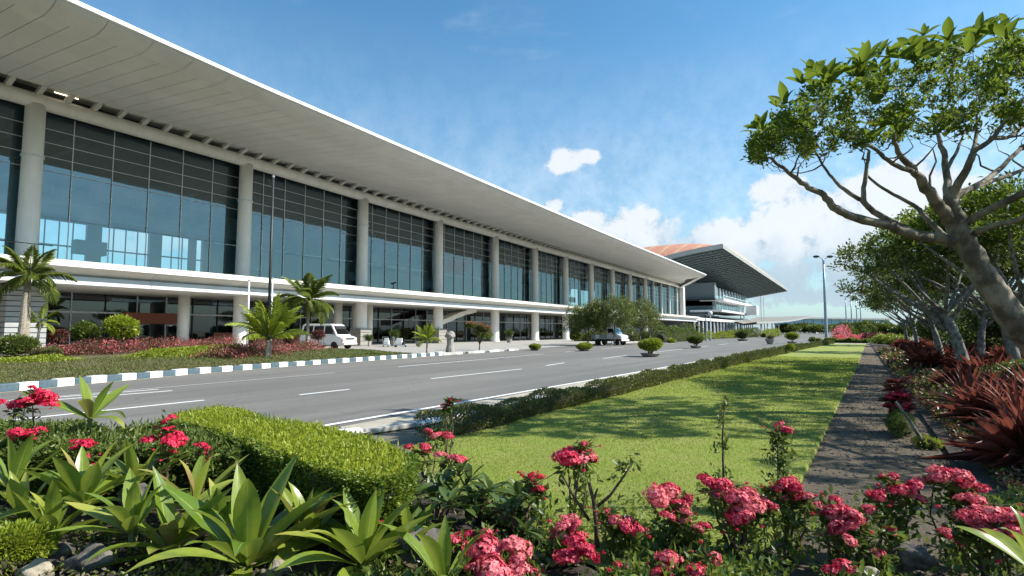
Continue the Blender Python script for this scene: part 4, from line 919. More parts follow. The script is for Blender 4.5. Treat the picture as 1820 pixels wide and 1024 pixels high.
cl=[(1655,665,'red strap-leaved plant beside the path by the crimson torch flower'),(1720,668,'red strap-leaved plant at the foot of the grey forked trunk'),(1640,645,'red strap-leaved plant at the path bend'),(1690,650,'red strap-leaved plant left behind the grey forked trunk'),
 (1625,632,'small red strap-leaved plant further along the path'),(1665,636,'red strap-leaved plant under the second tree crown'),(1760,700,'red strap-leaved plant below the leaning thick trunk'),(1790,655,'red strap-leaved plant deep in the shade at the right'),
 (1608,622,'far red strap-leaved plant near the path end'),(1640,622,'far red strap-leaved plant under the low trees'),(1600,614,'farthest red strap-leaved plant by the path end'),(1740,645,'red strap-leaved plant behind the thick trunk'),(1830,850,'dark red strap-leaved plant low at the right edge in front of the nearest one'),(1765,765,'dark red strap-leaved plant between the nearest one and the leaning stick'),(1715,700,'dark red strap-leaved plant just behind the leaning stick'),(1780,735,'dark red strap-leaved plant behind the nearest one'),(1830,690,'dark red strap-leaved plant under the trunk base at the right edge')]
for i,(u,v,lab) in enumerate(cl):
    p=atZ(u,v,0.); cordmass(lab,p,[330,200][i>11],1.1+.012*i*(3<i<12)-.2*(i>11),150+i)
p=atZ(1790,712,.05); o=thing('shade_shrub','yellow-green shrub in the shade under the thick leaning trunk','shrub',(p[0]+.6,p[1]+.5,.05)); leafy(o,(p[0]+.6,p[1]+.5,.55),(1.0,1.0,.6),7000,.08,.04,M['l_mid'],8,41)
# ---- globe bushes and planters on the road
def globe(label,u,v,wpx,hpx,seed,m='l_lime',bowl=True,flat=.7,group='round bushes standing in the road'):
    p=atZ(u,v,0.); w_=(p-CC)@F; k=w_/FPX; rx=wpx*k/2; h=hpx*k; o=thing('globe_bush',label,'bush',(p[0],p[1],0),0,group); zc=h-rx*flat*1.0
    if bowl: MB().lathe((p[0],p[1],0),[(rx*.35,-.01),(rx*.55,.04),(rx*.72,h*.16),(rx*.66,h*.17),(rx*.3,h*.12)],18).build('planter',M['bowl'],o,smooth=False)
    for a in range(5): MB().tube([(p[0]+.04*math.cos(a*1.3),p[1]+.04*math.sin(a*1.3),.05),(p[0]+rx*.35*math.cos(a*1.3),p[1]+rx*.35*math.sin(a*1.3),zc)],[.04,.025],5).build('branch',M['stem'],o)
    leafy(o,(p[0],p[1],zc),(rx*.97,rx*.97,rx*flat*.92),6500,rx*.13,rx*.075,M[m],9,seed,core=.75,shell=.25); return o
globe('biggest round green bush in a low stone bowl in the road',1156,634,50,36,201,flat=.62)
globe('small round bush in the road, leftmost of the row',950,623,25,13,202,flat=.5)
globe('small round bush in the road, second from the left',1038,624,30,16,203,flat=.52)
globe('round bush in a bowl right of the biggest bush',1237,619,29,26,204,'l_mid',flat=.75)
globe('spreading dark-bowled bush beside the far kerb',1320,606,27,20,205,'l_mid',flat=.7)
globe('round red-centred bush on a stem near the lawn hedge end',1408,611,24,22,206,flat=.75)
p=atZ(1405,630,.0); o=thing('lime_bush','small yellow-green bush growing out of the low lawn hedge','bush',(p[0],p[1],0)); leafy(o,(p[0],p[1],.5),(.38,.38,.32),3000,.07,.04,M['l_lime'],6,207)
p=atZ(1369,612,0); k=((p-CC)@F)/FPX; o=thing('stone_bowl','grey stone bowl planter with pale twigs at the road end','planter',(p[0],p[1],0)); MB().lathe((p[0],p[1],0),[(4*k,-.01),(5*k,.05),(8*k,8*k),(8.4*k,10*k),(7.6*k,10*k),(6*k,7*k)],16).build('bowl',M['bowl'],o,smooth=False); leafy(o,(p[0],p[1],11*k),(6*k,6*k,3.5*k),900,.22,.05,M['l_dry'],4,208)
# ---- palms
def frondmesh(name,m,L=1.,nl=34,droop=1.1,wid=.30,seed=0):
    g=np.random.default_rng(seed); lc=LC(); P=[];x=z=0
    for i in range(13):
        s=i/12; P.append((x,0,z)); a=-droop*s*s; x+=math.cos(a)/12; z+=math.sin(a)/12
    P=np.array(P); s=np.linspace(.14,1,nl); pos=np.column_stack([np.interp(s,np.linspace(0,1,13),P[:,k]) for k in range(3)]); tan=nrm(np.gradient(pos,axis=0))
    for sd in(-1,1):
        d=tan*.75+np.array([0,sd*1.,0])+np.array([0,0,-.28])+g.normal(size=(nl,3))*.08
        lc.add(pos,d,wid*np.clip(np.sin(math.pi*(s*.9+.08)),.25,1)*g.uniform(.85,1.1,nl),.034,up=np.array([[0,0,1.]]*nl),droop=.25)
    o=lc.build('f',[m,M['gstem']]); me1=o.data; bpy.data.objects.remove(o)
    bm=bmesh.new(); bm.from_mesh(me1); mb=MB(); mb.tube(P,np.linspace(.013,.003,13),4); me2=mb.mesh('r',[m,M['gstem']]); 
    for f in me2.polygons: f.material_index=1
    bm.from_mesh(me2); bm.to_mesh(me1); bm.free(); bpy.data.meshes.remove(me2); me1.name=name; return me1
FR=[frondmesh('palm_frond',M['l_palm'],droop=d,seed=i) for i,d in enumerate((.9,1.4,1.9))]; FY=[frondmesh('palm_frond',M['l_palmy'],droop=d,wid=.26,nl=26,seed=i+5) for i,d in enumerate((.5,.9,1.3))]
def palm(label,trunk,r0,r1,n,L,meshes,seed,e0=80,e1=-25,cat='palm tree',dead=0):
    g=np.random.default_rng(seed); q=[np.array(x) for x in trunk]; o=thing('palm_tree',label,cat,(q[0][0],q[0][1],q[0][2])); rr=np.linspace(r0,r1,len(q))
    P=[];Rr=[]
    for i in range(len(q)-1):
        for f in np.linspace(0,1,9)[:-1]: P.append(q[i]*(1-f)+q[i+1]*f); Rr.append((rr[i]*(1-f)+rr[i+1]*f)*(1+.05*((len(P))%2)))
    P.append(q[-1]); Rr.append(rr[-1]); MB().tube(P,Rr,12).build('trunk',M['palmbark'],o,smooth=False)
    top=q[-1]-q[0]
    for i in range(n):
        f=i/(n-1); az=i*2.4+g.normal()*.25; el=R(e0+(e1-e0)*f+g.normal()*6); fr=link('frond',meshes[min(2,int(f*2.9+g.uniform(-.3,.3)))if f>0 else 0],o); fr.location=tuple(top+np.array([math.cos(az)*r1*.6,math.sin(az)*r1*.6,.05]))
        k=L*g.uniform(.82,1.1); fr.scale=(k,k,k); fr.rotation_euler=(Matrix.Rotation(az,3,'Z')@Matrix.Rotation(-el,3,'Y')@Matrix.Rotation(g.normal()*.25,3,'X')).to_euler()
    return o
def gp(u,w_,z=.3): p=atD(u,588,w_); return np.array([p[0],p[1],z])
a=gp(43,32); b=atD(50,492,32); palm('coconut palm with pale trunk at the left picture edge before the terminal',[a,a*.6+b*.4+np.array([.1,0,0]),b],.26,.15,22,2.1,FR,1)
a=gp(36,31.6); b=atD(46,520,31.6); o=thing('palm_tree','second bare pale palm trunk close beside the left palm','palm tree',tuple(a)); MB().tube([a,(a+b)/2+np.array([.06,0,0]),b],[.2,.17,.13],10).build('trunk',M['palmbark'],o)
a=gp(547,42,.2); b=atD(548,535,42); palm('drooping palm with a full crown behind the white van',[a,(a+b)/2,b],.13,.11,30,2.4,FR,3)
a=gp(477,30); b=atD(478,605,30); palm('young yellow-green palm with broad upright fronds and short trunk',[a,b],.17,.13,20,2.25,FY,4,86,22)
a=atZ(759,629,0.); b=a+np.array([0,0,1.0]); palm('small young palm standing at the broken kerb',[a,b],.09,.06,16,1.35,FY,5,82,5)
a=gp(65,33); b=atD(72,572,33); palm('small slender palm right of the left palm trunk',[a,b],.08,.06,10,1.2,FY,6,70,-20)
# ---- shrubs and beds on the island
def shrub(label,u,v,w_,rpx,m,seed,n=3500,ls=.1,name='shrub',flat=.9,red=None,group=None):
    p=atD(u,v,w_); k=w_/FPX; r=rpx*k; o=thing(name,label,'shrub',(p[0],p[1],.0),0,group); leafy(o,tuple(p),(r,r,r*flat),n,ls,ls*.5,M[m],9,seed,core=.6)
    MB().tube([(p[0],p[1],0),(p[0]+.05,p[1],p[2]*.6+.05),(p[0],p[1],p[2])],[.07,.05,.03],6).build('trunk',M['stem'],o); return o
shrub('loose bright green shrub before the red shop sign',218,584,33,27,'l_palmy',301,2600,.2)
shrub('rounded dry-green shrub between the small palm and the bright shrub',150,592,33,22,'l_mid',302,2200,.2)
shrub('low dark reddish shrub beside the rounded dry-green shrub',105,600,34,15,'l_red',303,1200,.18)
shrub('broad green bush at the foot of the left palm',28,617,29,36,'l_mid',304,5500,.13,flat=.65)
shrub('low grey-green bush right of the broad bush',85,628,28,26,'l_dry',305,3500,.12,flat=.45)
shrub('small dark shrub near the van front',655,601,62,9,'l_dark',306,700,.15)
shrub('trimmed low shrub at the driveway end of the verge',661,633,35,17,'l_mid',307,2600,.10,flat=.35)
shrub('dark red leafy shrub beside the van',565,597,48,13,'l_red',308,1200,.15); shrub('reddish shrub under the young palm left of the van',516,603,38,14,'l_red',309,1400,.14)
def bed(name,label,uvs,h,n,seed,ms,pw,ls=.09):
    g=np.random.default_rng(seed); q=[np.array(atZ(u,v,.35)) for u,v in uvs]; c=np.mean(q,0); o=thing(name,label,'flower bed',(c[0],c[1],.3),kind='stuff')
    seg=g.integers(0,len(q)-1,n); f=g.random((n,1)); Q=np.array(q); P=Q[seg]*(1-f)+Q[seg+1]*f; k=g.normal(size=(n,2))*.55
    P[:,0]+=k[:,0]; P[:,1]+=k[:,1]; hh=h*(1+.25*np.sin(P[:,0]*2.1+P[:,1]*1.3)); zz=g.random(n)**.6; P[:,2]=.3+hh*zz*np.exp(-(k**2).sum(1)*.5)
    lc=LC(); lc.add(P,g.normal(size=(n,3))+np.array([0,0,.6]),ls*g.uniform(.6,1.3,n),ls*.55*g.uniform(.8,1.2,n)); mi=g.choice(len(ms),n,p=pw); pat=np.sin(P[:,0]*1.7+2)*np.sin(P[:,1]*2.3)+g.normal(size=n)*.35
    mi=np.where((mi==1)&((zz<.45)|(pat<-.15)),0,mi); lc.M[0]=mi; lc.build('plants',[M[x] for x in ms],o)
bed('flower_bed','long dark red flower bed with pink blossoms on the verge',[(95,634),(150,633),(220,629),(290,625),(350,620),(420,614)],.85,16000,401,['l_red','p_bed','l_mid'],[.45,.40,.15])
bed('flower_bed','second dark red flower bed with pink blossoms below the young palm',[(385,637),(430,633),(480,630),(530,625),(560,620)],.62,11000,402,['l_red','p_bed','l_mid'],[.42,.40,.18])
bed('flower_bed','far red flower bed behind the young palm trunk',[(430,612),(480,613),(540,611)],.7,5000,403,['l_red','p_bed','l_mid'],[.7,.15,.15])
bed('lawn_patch','lime green ground cover strip between the two red flower beds',[(262,637),(320,633),(380,629),(415,626)],.45,15000,404,['l_lime','l_palmy'],[.7,.3],.11)
bed('lawn_patch','lime green ground cover patch at the left picture edge below the palm',[(-20,647),(30,645),(80,643)],.3,12000,405,['l_lime','l_palmy'],[.7,.3],.11)
o=thing('verge_grass','short dry and green grass tufts on the verge beside the striped kerb','grass',(-26,12,.2),kind='stuff'); n=42000; t=g.uniform(-4,29,n); f=g.random(n)**1.3
k=np.array([float(kerbline(a)) for a in t])-.2; x=k-f*8; z=.17+.22*np.minimum(1,(k-x)/5)+.03*np.sin(x*1.7+t)*np.sin(t*1.3)-.01; lc=LC(); lc.add(np.column_stack([x,t,z]),g.normal(size=(n,3))*.5+np.array([0,0,1.]),g.uniform(.05,.11,n),g.uniform(.02,.04,n))
pt=np.sin(x*.9+1)*np.sin(t*.55)+g.normal(size=n)*.5+(t-12)*.05; lc.M[0]=(pt>.62).astype(int); lc.build('blades',[M['g_dry'],M['l_mid']],o)
# bougainvillea on the forecourt edge, arch shrub, hedges along the far kerb
p=atZ(852,622,0.); o=thing('bougainvillea','leaning pink-flowered bougainvillea on a thin trunk by the broken kerb','bush',(p[0],p[1],0)); k=((p-CC)@F)/FPX
for i,(dx,dz,r) in enumerate(((-14,44,12),(4,40,11),(8,26,14),(-2,32,10),(12,36,9))):
    c=p+RT*dx*k+np.array([0,0,dz*k]); pp,dd=blob_pts(900,c,(r*k,r*k,r*k*.7),5,500+i,.5); lc=LC(); lc.add(pp,dd+g.normal(size=pp.shape)*.5,.16*g.uniform(.6,1.2,900),.09); lc.M[0]=np.where((g.random(900)<.30)&(pp[:,2]>c[2]+r*k*.2),1,0); lc.build('foliage',[M['l_mid'],M['p_bed']],o)
    MB().tube([p,p+np.array([.03,0,.5]),c],[.07,.05,.03],6).build('branch',M['stem'],o)
def hrow(label,u0,v0,u1,v1,hpx,n,m,seed,ls=.2,name='shrub_row'):
    a,b=atZ(u0,v0,0.),atZ(u1,v1,0.); c=(a+b)/2; o=thing(name,label,'hedge',(c[0],c[1],0)); g=np.random.default_rng(seed); f=g.random(n); P=a+(b-a)*f[:,None]; w_=(P-CC)@F; h=hpx*w_/FPX*(.8+.22*np.sin(f*19+seed)+.12*np.sin(f*47)); th=g.uniform(0,math.pi,n)
    P[:,2]=h*np.sin(th)**.7; pp=nrm(np.cross(b-a,[0,0,1.])); P+=pp*(np.cos(th)*h*.55+g.normal(size=n)*.08)[:,None]; P[:,2]+=g.normal(size=n)*.05*h
    lc=LC(); lc.add(P,g.normal(size=(n,3))*.6+pp*np.cos(th)[:,None]+np.array([0,0,.5]),ls*g.uniform(.7,1.3,n),ls*.55); lc.build('foliage',M[m],o)
    q=[a+(b-a)*x for x in np.linspace(.01,.99,14)]; MB().tube([x+np.array([0,0,hpx*((x-CC)@F)/FPX*.26]) for x in q],[hpx*((x-CC)@F)/FPX*.30 for x in q],8).build('light_block_core',M['twig'],o); return o  # solid dark tube added inside the row to block light
hrow('tall green shrub mass beside the road right of the tree clump',1172,609,1238,605,26,7000,'l_mid',1,.22); hrow('lower trimmed green hedge behind the right globe bushes',1240,604,1302,601,12,5000,'l_lime',2,.24)
hrow('green shrub row near the far kerb before the canopy',1305,601,1345,599,15,3500,'l_mid',3,.3); hrow('pale green shrub at the far end of the road',1357,600,1382,598,13,2500,'l_lime',4,.3)
p=atZ(1205,609,0.); shrub('small round green shrub at the foot of the tall shrub mass',1193,607,80,9,'l_lime',311,700,.25,flat=.6)
hrow('red-flowering hedge across the lawn end',1482,605,1545,604,9,5000,'p_bed',5,.22,'flowering_hedge'); hrow('dark red hedge right of the lawn end',1540,606,1605,610,14,5000,'l_red',6,.22,'red_hedge')
hrow('dark green clipped base hedge at the end of the lawn',1440,608,1545,610,7,5000,'l_boxd',7,.2); hrow('olive shrub row beyond the lawn end',1500,603,1575,602,26,6000,'l_tree2',8,.4)
hrow('red-flowering shrub beyond the tall lamp',1490,604,1516,602,22,2200,'p_bed',9,.3,'flowering_hedge'); hrow('pale green grassy bank right of the path end',1556,611,1610,615,16,4000,'l_lime',10,.2,'grassy_bank')
for i,(u,v,w_,r,lab) in enumerate([(1400,585,280,24,'olive tree row far behind the road end'),(1430,584,300,24,'olive tree row left of the tall lamp, far off'),(1455,585,290,24,'far low shrub just left of the tall lamp'),(1490,584,300,24,'far olive shrub right of the tall lamp'),(1540,580,200,16,'far olive bush under the distant lamp posts'),(1575,588,120,22,'dark green bush at the far path end'),(1605,590,90,24,'dense dark bush beyond the red plants'),(1520,590,150,14,'brownish far bush left of the path end'),(1655,590,60,34,'dark leafy thicket beneath the second tree'),(1700,580,38,62,'dark leafy thicket left behind the thick leaning trunk'),(1780,560,30,80,'tall dark thicket filling the gap right behind the thick trunk'),(1740,600,34,60,'dark thicket behind the thick leaning trunk'),(1840,590,30,75,'dark thicket at the right picture edge')]):
    shrub(lab,u,v,w_,r,'l_tree2' if i<9 else 'l_mid',330+i,2600 if i<8 else 5000,.02*w_**.5+.0022*w_,flat=.38 if i<4 else (.6 if i<8 else .8))

# ------------------------------------------------------------ trees
def tree(name,label,trunk,r0,r1,limbs,tips,leafL,perTip,m,bark,seed,tw=.02,leafW=.42,group=None,attach=.55,spread=1.,leafy_n=None):
    """trunk/limbs: point lists (3D); tips grow twigs from the nearest limb or twig node"""
    g=np.random.default_rng(seed); q=[np.array(p,float) for p in trunk]; o=thing(name,label,'tree',tuple(q[0]),0,group)
    def smooth(q,k=5):
        q=np.array(q); n=len(q); out=[]
        for i in range(n-1):
            p0,p1,p2,p3=q[max(0,i-1)],q[i],q[i+1],q[min(n-1,i+2)]
            for f in np.linspace(0,1,k+1)[:-1]: out.append(.5*((2*p1)+(-p0+p2)*f+(2*p0-5*p1+4*p2-p3)*f*f+(-p0+3*p1-3*p2+p3)*f**3))
        out.append(q[-1]); return np.array(out)
    nodes=[];nr=[]
    tq=smooth(q); tr=np.interp(np.linspace(0,1,len(tq)),[0,.12,1],[r0*1.25,r0,r1])*(1+g.normal(size=len(tq))*.045); mb=MB(); ns_=24; tq2=np.column_stack([np.interp(np.linspace(0,len(tq)-1,len(tq)*4),np.arange(len(tq)),tq[:,k]) for k in range(3)]); tr2=np.interp(np.linspace(0,len(tq)-1,len(tq)*4),np.arange(len(tq)),tr); mb.tube(tq2,tr2,ns_)
    V=np.array(mb.v); k=np.arange(len(V)); ang=(k%ns_)/ns_*2*math.pi; ii=k//ns_; cen=tq2[np.minimum(ii,len(tq2)-1)]; rel=.05*np.sin(ang*3+ii*.23)+.04*np.sin(ang*5-ii*.41+1)+.03*np.sin(ii*.9+ang*2)+g.normal(size=len(V))*.012; mb.v=(cen+(V-cen)*(1+rel[:,None])).tolist(); mb.build('trunk',bark,o,smooth=True)
    for li,(pts,ra,rb) in enumerate(limbs):
        lq=smooth(pts)+g.normal(size=(1,3))*0; lq[1:-1]+=g.normal(size=(len(lq)-2,3))*ra*.09; lr=np.linspace(ra,rb,len(lq))*(1+g.normal(size=len(lq))*.03); MB().tube(lq,lr,10).build('limb',bark,o,smooth=True)
        for a,b in list(zip(lq,lr))[len(lq)//3:]: nodes.append(a); nr.append(b)
    tips=np.array(tips); N=np.array(nodes); dist=np.array([np.min(np.linalg.norm(N-t,axis=1)) for t in tips]); order=np.argsort(dist)
    NN=list(nodes); NR=list(nr); tb=MB()
    for i in order:
        t=tips[i]; A_=np.array(NN); dv=t-A_; dd=np.linalg.norm(dv,axis=1); cost=dd*(1.25-.45*dv[:,2]/(dd+1e-6)); j=int(np.argmin(cost)); s=A_[j]; L=dd[j]
        ra=min(NR[j]*.75,tw*(.7+L*.5)); ra=max(ra,tw*.32)
        m1=s+(t-s)*.35+np.array([0,0,-.05*L])+g.normal(size=3)*.07*L; m2=s+(t-s)*.7+g.normal(size=3)*.06*L
        tb.tube([s,m1,m2,t],[ra,ra*.8,ra*.6,ra*.38],5,False)
        for a,b in ((m1,ra*.8),(m2,ra*.6),(t,ra*.4)): NN.append(a); NR.append(b)
    tb.build('twigs',bark,o)['kind']='stuff'
    tips=tips[:leafy_n] if leafy_n else tips; n=len(tips)*perTip; B=np.repeat(tips,perTip,0)+g.normal(size=(n,3))*leafL*.42*spread; az=g.uniform(0,2*math.pi,n); el=np.radians(g.uniform(-20,75,n)); d=np.column_stack([np.cos(az)*np.cos(el),np.sin(az)*np.cos(el),np.sin(el)])
    LC().add(B,d,leafL*g.uniform(.55,1.25,n),leafL*leafW*g.uniform(.8,1.2,n)).build('foliage',m,o)
    return o,tips
W0=11.4
def D3(l,w0=W0): return [atD(u,v,w0+(x[0] if x else 0)) for u,v,*x in l]
trunk=D3([(1905,745),(1868,660),(1822,592),(1776,532),(1742,478),(1712,425),(1694,385),(1686,352)])
LB=[([(1690,432),(1676,424),(1628,417,-.2),(1584,403,-.4),(1526,388,-.6),(1487,373,-.8),(1465,348,-.9),(1430,329,-1),(1399,305,-1),(1368,280,-1)],.155,.025),
 ([(1628,417,-.2),(1606,406),(1553,377,.3),(1531,355,.5),(1504,340,.6),(1474,311,.8),(1447,267,.9)],.10,.022),
 ([(1553,377,.3),(1535,355,.3),(1540,302,.4),(1545,268,.4)],.075,.03),
 ([(1690,395),(1671,368,-.2),(1645,335,-.4),(1628,307,-.6),(1601,276,-.8),(1588,241,-1)],.17,.03),
 ([(1690,372),(1685,351),(1682,302,.4),(1671,250,.7),(1660,215,.9)],.12,.03),
 ([(1688,362),(1693,346),(1724,289,-.3),(1733,267,-.3),(1764,245,-.4),(1820,175,-.5)],.12,.03),([(1728,280,-.3),(1735,240,0),(1736,205,.2)],.06,.02),
 ([(1690,365),(1707,344),(1759,316,.7),(1816,263,1.2),(1870,225,1.5)],.10,.03),
 ([(1706,425),(1725,418),(1759,403,-.6),(1820,386,-1.1),(1880,350,-1.6)],.095,.03),
 ([(1698,430),(1676,417,.4),(1640,381,.9),(1623,364,1.1),(1566,333,1.5),(1540,311,1.8)],.085,.025),
 ([(1682,302,.4),(1700,270,.6),(1712,240,.8)],.055,.02),([(1628,307,-.6),(1585,290,-1.2),(1550,262,-1.5),(1500,240,-1.7)],.06,.02),([(1764,245,-.4),(1800,240,0),(1850,190,.6)],.06,.02),([(1816,263,1.2),(1900,230,1.6),(2010,180,1.8),(2130,150,1.6)],.08,.02),([(1820,386,-1.1),(1960,330,-1.2),(2080,270,-1.2),(2200,210,-1.)],.07,.02),([(1707,344),(1850,290,2.),(1980,250,2.6)],.07,.02)]
top=lambda u: np.interp(u,[1335,1350,1400,1440,1520,1600,1660,1760,1840,1980,2150,2320],[255,225,198,150,132,108,76,70,52,40,60,150]); bot=lambda u:np.interp(u,[1335,1400,1450,1540,1640,1740,1840,1980,2150,2320],[292,290,285,272,255,250,240,220,215,240])
TT=[]; TB=[]; gg=np.random.default_rng(5)
while len(TT)<640:
    u=1338+960*gg.random()**1.05; dw=gg.uniform(-2.6,2.8); tp=top(u)+10*abs(dw); bt=max(tp+30,bot(u)); v=tp+(bt-tp)*gg.random()**1.25
    if v<tp+.92*(bt-tp) and gg.random()<.04+1.1*max(0,math.sin(u*.062+dw*1.7)*math.sin(v*.05+dw)+.25): TT.append(atD(u,v,W0+dw))
    elif len(TB)<520: TB.append(atD(u,v+gg.uniform(-5,22),W0+dw))
for i in range(150):   # unseen crown part added on the near right to shade the path
    TT.append(atD(gg.uniform(1960,2560),0,1)*0+np.array([gg.uniform(4.2,8.0),gg.uniform(9.4,14.5),0])+np.array([0,0,gg.uniform(4.3,5.8)]))
LB.append(([(1707,400),(1850,330,-1.2),(2020,270,-2.4),(2230,220,-3.6)],.10,.03)); LB.append(([(1850,330,-1.2),(2050,330,-3.2),(2330,250,-4.6)],.07,.025))
o,_=tree('spreading_tree','big leaning tree with thick lichened trunk and umbrella crown at the right','',0,0,[],[],0,0,None,None,0) if False else tree('spreading_tree','big leaning tree with thick lichened trunk and umbrella crown at the right',trunk,.28,.16,[(D3(a),b*.82,c*.9) for a,b,c in LB],TT+TB,.12,42,M['l_tree'],M['bark'],77,.024,spread=1.35,leafy_n=len(TT))
org=root_loc(o)
for i in range(64):
    u=1345+480*gg.random(); p=atD(u,top(u)+gg.uniform(-16,30)-6,W0+gg.uniform(-2.2,1.0)) if i<56 else atD(gg.uniform(1520,1700),gg.uniform(170,260),W0+gg.uniform(-2.4,-1.2))
    a0=gg.uniform(0,6)
    for k in range(5): putleaf(o,TL[gg.integers(3)],p-org,a0+k*1.26,R(gg.uniform(10,62)),gg.uniform(.24,.44),gg.normal()*.4)
    TT.append(p)
def autotree(name,label,u,vb,w_,lean,h,crown,ntips,leafL,per,seed,m='l_tree2',r=.16,bark='bark2',flat=.34,group='trees behind the red strap-leaved plants',nl=9):
    g=np.random.default_rng(seed); b=atD(u,vb,w_); b[2]=0; t1=b+np.array([lean[0]*.4,lean[1]*.4,h*.28]); fk=b+np.array([lean[0],lean[1],h*.48]); cc=b+np.array([lean[0]*1.8,lean[1]*1.8,h-crown*flat*.75]); L=[]
    for i in range(nl):
        a=i*2*math.pi/nl+g.uniform(0,.5); e=cc+np.array([math.cos(a)*crown*.7,math.sin(a)*crown*.7,g.uniform(-.3,.2)*crown*flat]); L.append(([fk-np.array([0,0,h*.06*(i%3)]),fk*.55+e*.45+np.array([0,0,-h*.05]),e],r*.5,r*.13))
    tips=[]
    while len(tips)<ntips:
        q=g.normal(size=3); q/=np.linalg.norm(q); q*=np.array([crown,crown,crown*flat])*g.uniform(.55,1.)
        if q[2]<-.45*crown*flat: continue
        tips.append(cc+q*(1+.18*math.sin(3*math.atan2(q[1],q[0])+seed)))
    return tree(name,label,[b,t1,fk],r,r*.7,L,tips,leafL,per,M[m],M[bark],seed,r*.13,group=group,spread=1.5)
autotree('spreading_tree','second tree with forked blue-grey trunk leaning left over the red plants',1722,690,17.5,(-.45,.5),4.75,2.7,300,.15,26,901,r=.17)
# extra stems of the second tree's neighbour
for args in [('spreading_tree','low spreading tree with bare pale stems beyond the second tree',1675,640,27,(-.4,.4),4.9,3.2,300,.20,28,902,'l_tree2',.15),
 ('spreading_tree','rounded dark tree at the far end of the red plant row',1632,618,42,(-.3,.3),5.2,3.2,260,.25,26,903,'l_tree2',.15),
 ('spreading_tree','dense tree filling the view behind the thick leaning trunk',1805,625,21,(-.4,.3),5.8,3.8,380,.19,36,904,'l_tree2',.2),
 ('spreading_tree','leafy tree at the right picture edge with bright upper leaves',1885,690,14.5,(-.5,.5),5.4,2.8,330,.17,32,905,'l_tree',.16),
 ('spreading_tree','tree with many thin grey stems in the middle of the grove',1742,640,24,(.3,.5),5.2,3.4,360,.19,34,906,'l_tree2',.15),
 ('spreading_tree','farthest dark tree by the path end',1612,610,62,(-.2,.2),5.6,3.8,240,.34,20,907,'l_tree2',.17)]:
    autotree(*args)
for i,(u,vb,w_,h,cr,lab) in enumerate([(1045,612,68,4.5,2.9,'left tree of the dark clump over the pickup truck'),(1092,612,66,5.2,3.0,'tallest middle tree of the clump behind the biggest road bush'),(1138,611,72,4.9,2.9,'right tree of the clump with thin bare stems')]):
    autotree('garden_tree',lab,u,vb,w_,(0,.2),h,cr,330,.27,26,920+i,'l_tree3',.10,'bark2',.80,'tree clump before the terminal',7)
p=atZ(1022,611,0.); k=((p-CC)@F)/FPX; o=thing('arch_shrub','bright green arching shrub at the left side of the pickup truck','shrub',(p[0],p[1],0))
for i,(dx,dz,r) in enumerate(((0,12,9),(2,24,9),(8,34,9),(18,40,10),(30,38,9))): c=p+RT*dx*k+np.array([0,0,dz*k]); leafy(o,tuple(c),(r*k,r*k,r*k*.8),1100,.24,.13,M['l_lime'] if i>1 else M['l_mid'],5,950+i,core=.5)
for i in range(9):
    u=1062+i*12+gg.uniform(-4,4); p=atZ(u,611-gg.uniform(0,2),0.); h=gg.uniform(2.2,3.6); 
    if i%2==0: o=thing('sapling',['bare thin sapling behind the pickup cab','bare thin sapling right of the pickup','slim bare stem under the middle tree','slim bare stem at the clump right side','thin pale stem at the clump edge'][i//2],'sapling',(p[0],p[1],0),0,'bare stems under the tree clump'); MB().tube([p,p+np.array([.1,0,h*.5]),p+np.array([0,.1,h])],[.07,.05,.03],6).build('stem',M['bark2'],o); MB().tube([p+np.array([.1,0,h*.5]),p+np.array([.6,.2,h*.95])],[.04,.02],5).build('branch',M['bark2'],o)

# ------------------------------------------------------------ turf blades, litter, pebbles
o=thing('lawn_grass','short bright green mown grass blades on the lawn','grass',(-3,12,.05),kind='stuff'); n=150000; y=3.9*(40/3.9)**(g.random(n)**1.15); x0=LE(y); x1=LR(y); x=x0+(x1-x0)*g.random(n); ok=y>np.interp(x,[-5.6,-3.6,-2,-.8],[6.2,4.6,3.9,3.6]); x,y=x[ok],y[ok]; n=len(x)
wd=np.hypot(x,y); lc=LC(); lc.add(np.column_stack([x,y,.048+.012*np.sin(y*2.1+((x-LE(y))/(LR(y)-LE(y)))*9)+.01*np.sin(((x-LE(y))/(LR(y)-LE(y)))*17-y)]),g.normal(size=(n,3))*.7+np.array([0,0,1.]),g.uniform(.022,.042,n)*np.clip(wd/14,1,1.8),.0055*np.clip(wd/6,1,5)); pt=np.sin(x*1.3)*np.sin(y*.8+x)+g.normal(size=n)*.6; lc.M[0]=(pt<-.75).astype(int); lc.build('blades',[M['g_blade'],M['g_dry']],o)
o=thing('leaf_litter','dry leaves and grit scattered over the gravel path','litter',(0,8,.01),kind='stuff'); n=9000; y=2.5*(60/2.5)**g.random(n); x=np.interp(y,[2.5,8,30,80],[-.7,-.6,-.25,.4])+g.random(n)*np.interp(y,[2.5,8,30],[3.6,2.2,1.5]); sc=np.clip(y/9,.8,1.5)
lc=LC(); lc.add(np.column_stack([x,y,g.uniform(.012,.03,n)]),g.normal(size=(n,3))*np.array([1,1,.25]),g.uniform(.015,.05,n)*sc,g.uniform(.008,.025,n)*sc); lc.M[0]=g.choice(3,n,p=[.7,.2,.1]); lc.build('leaves',[M['litter'],M['g_dry'],M['l_red']],o)
o=thing('gravel_stones','loose grey stones lying on the gravel path','gravel',(0,6,.01),kind='stuff'); mb=MB()
ic=icos((0,0,0),(1,1,1),1,.2,3)
for i in range(1500):
    y=2.8*(16/2.8)**gg.random(); x=np.interp(y,[2.5,8,30],[-.6,-.55,-.2])+gg.random()*2.6; r=gg.uniform(.008,.028); mb.add([(x+a*r*1.3,y+b*r,.008+c*r*.6) for a,b,c in ic[0]],ic[1])
mb.build('stones',M['rock'],o)
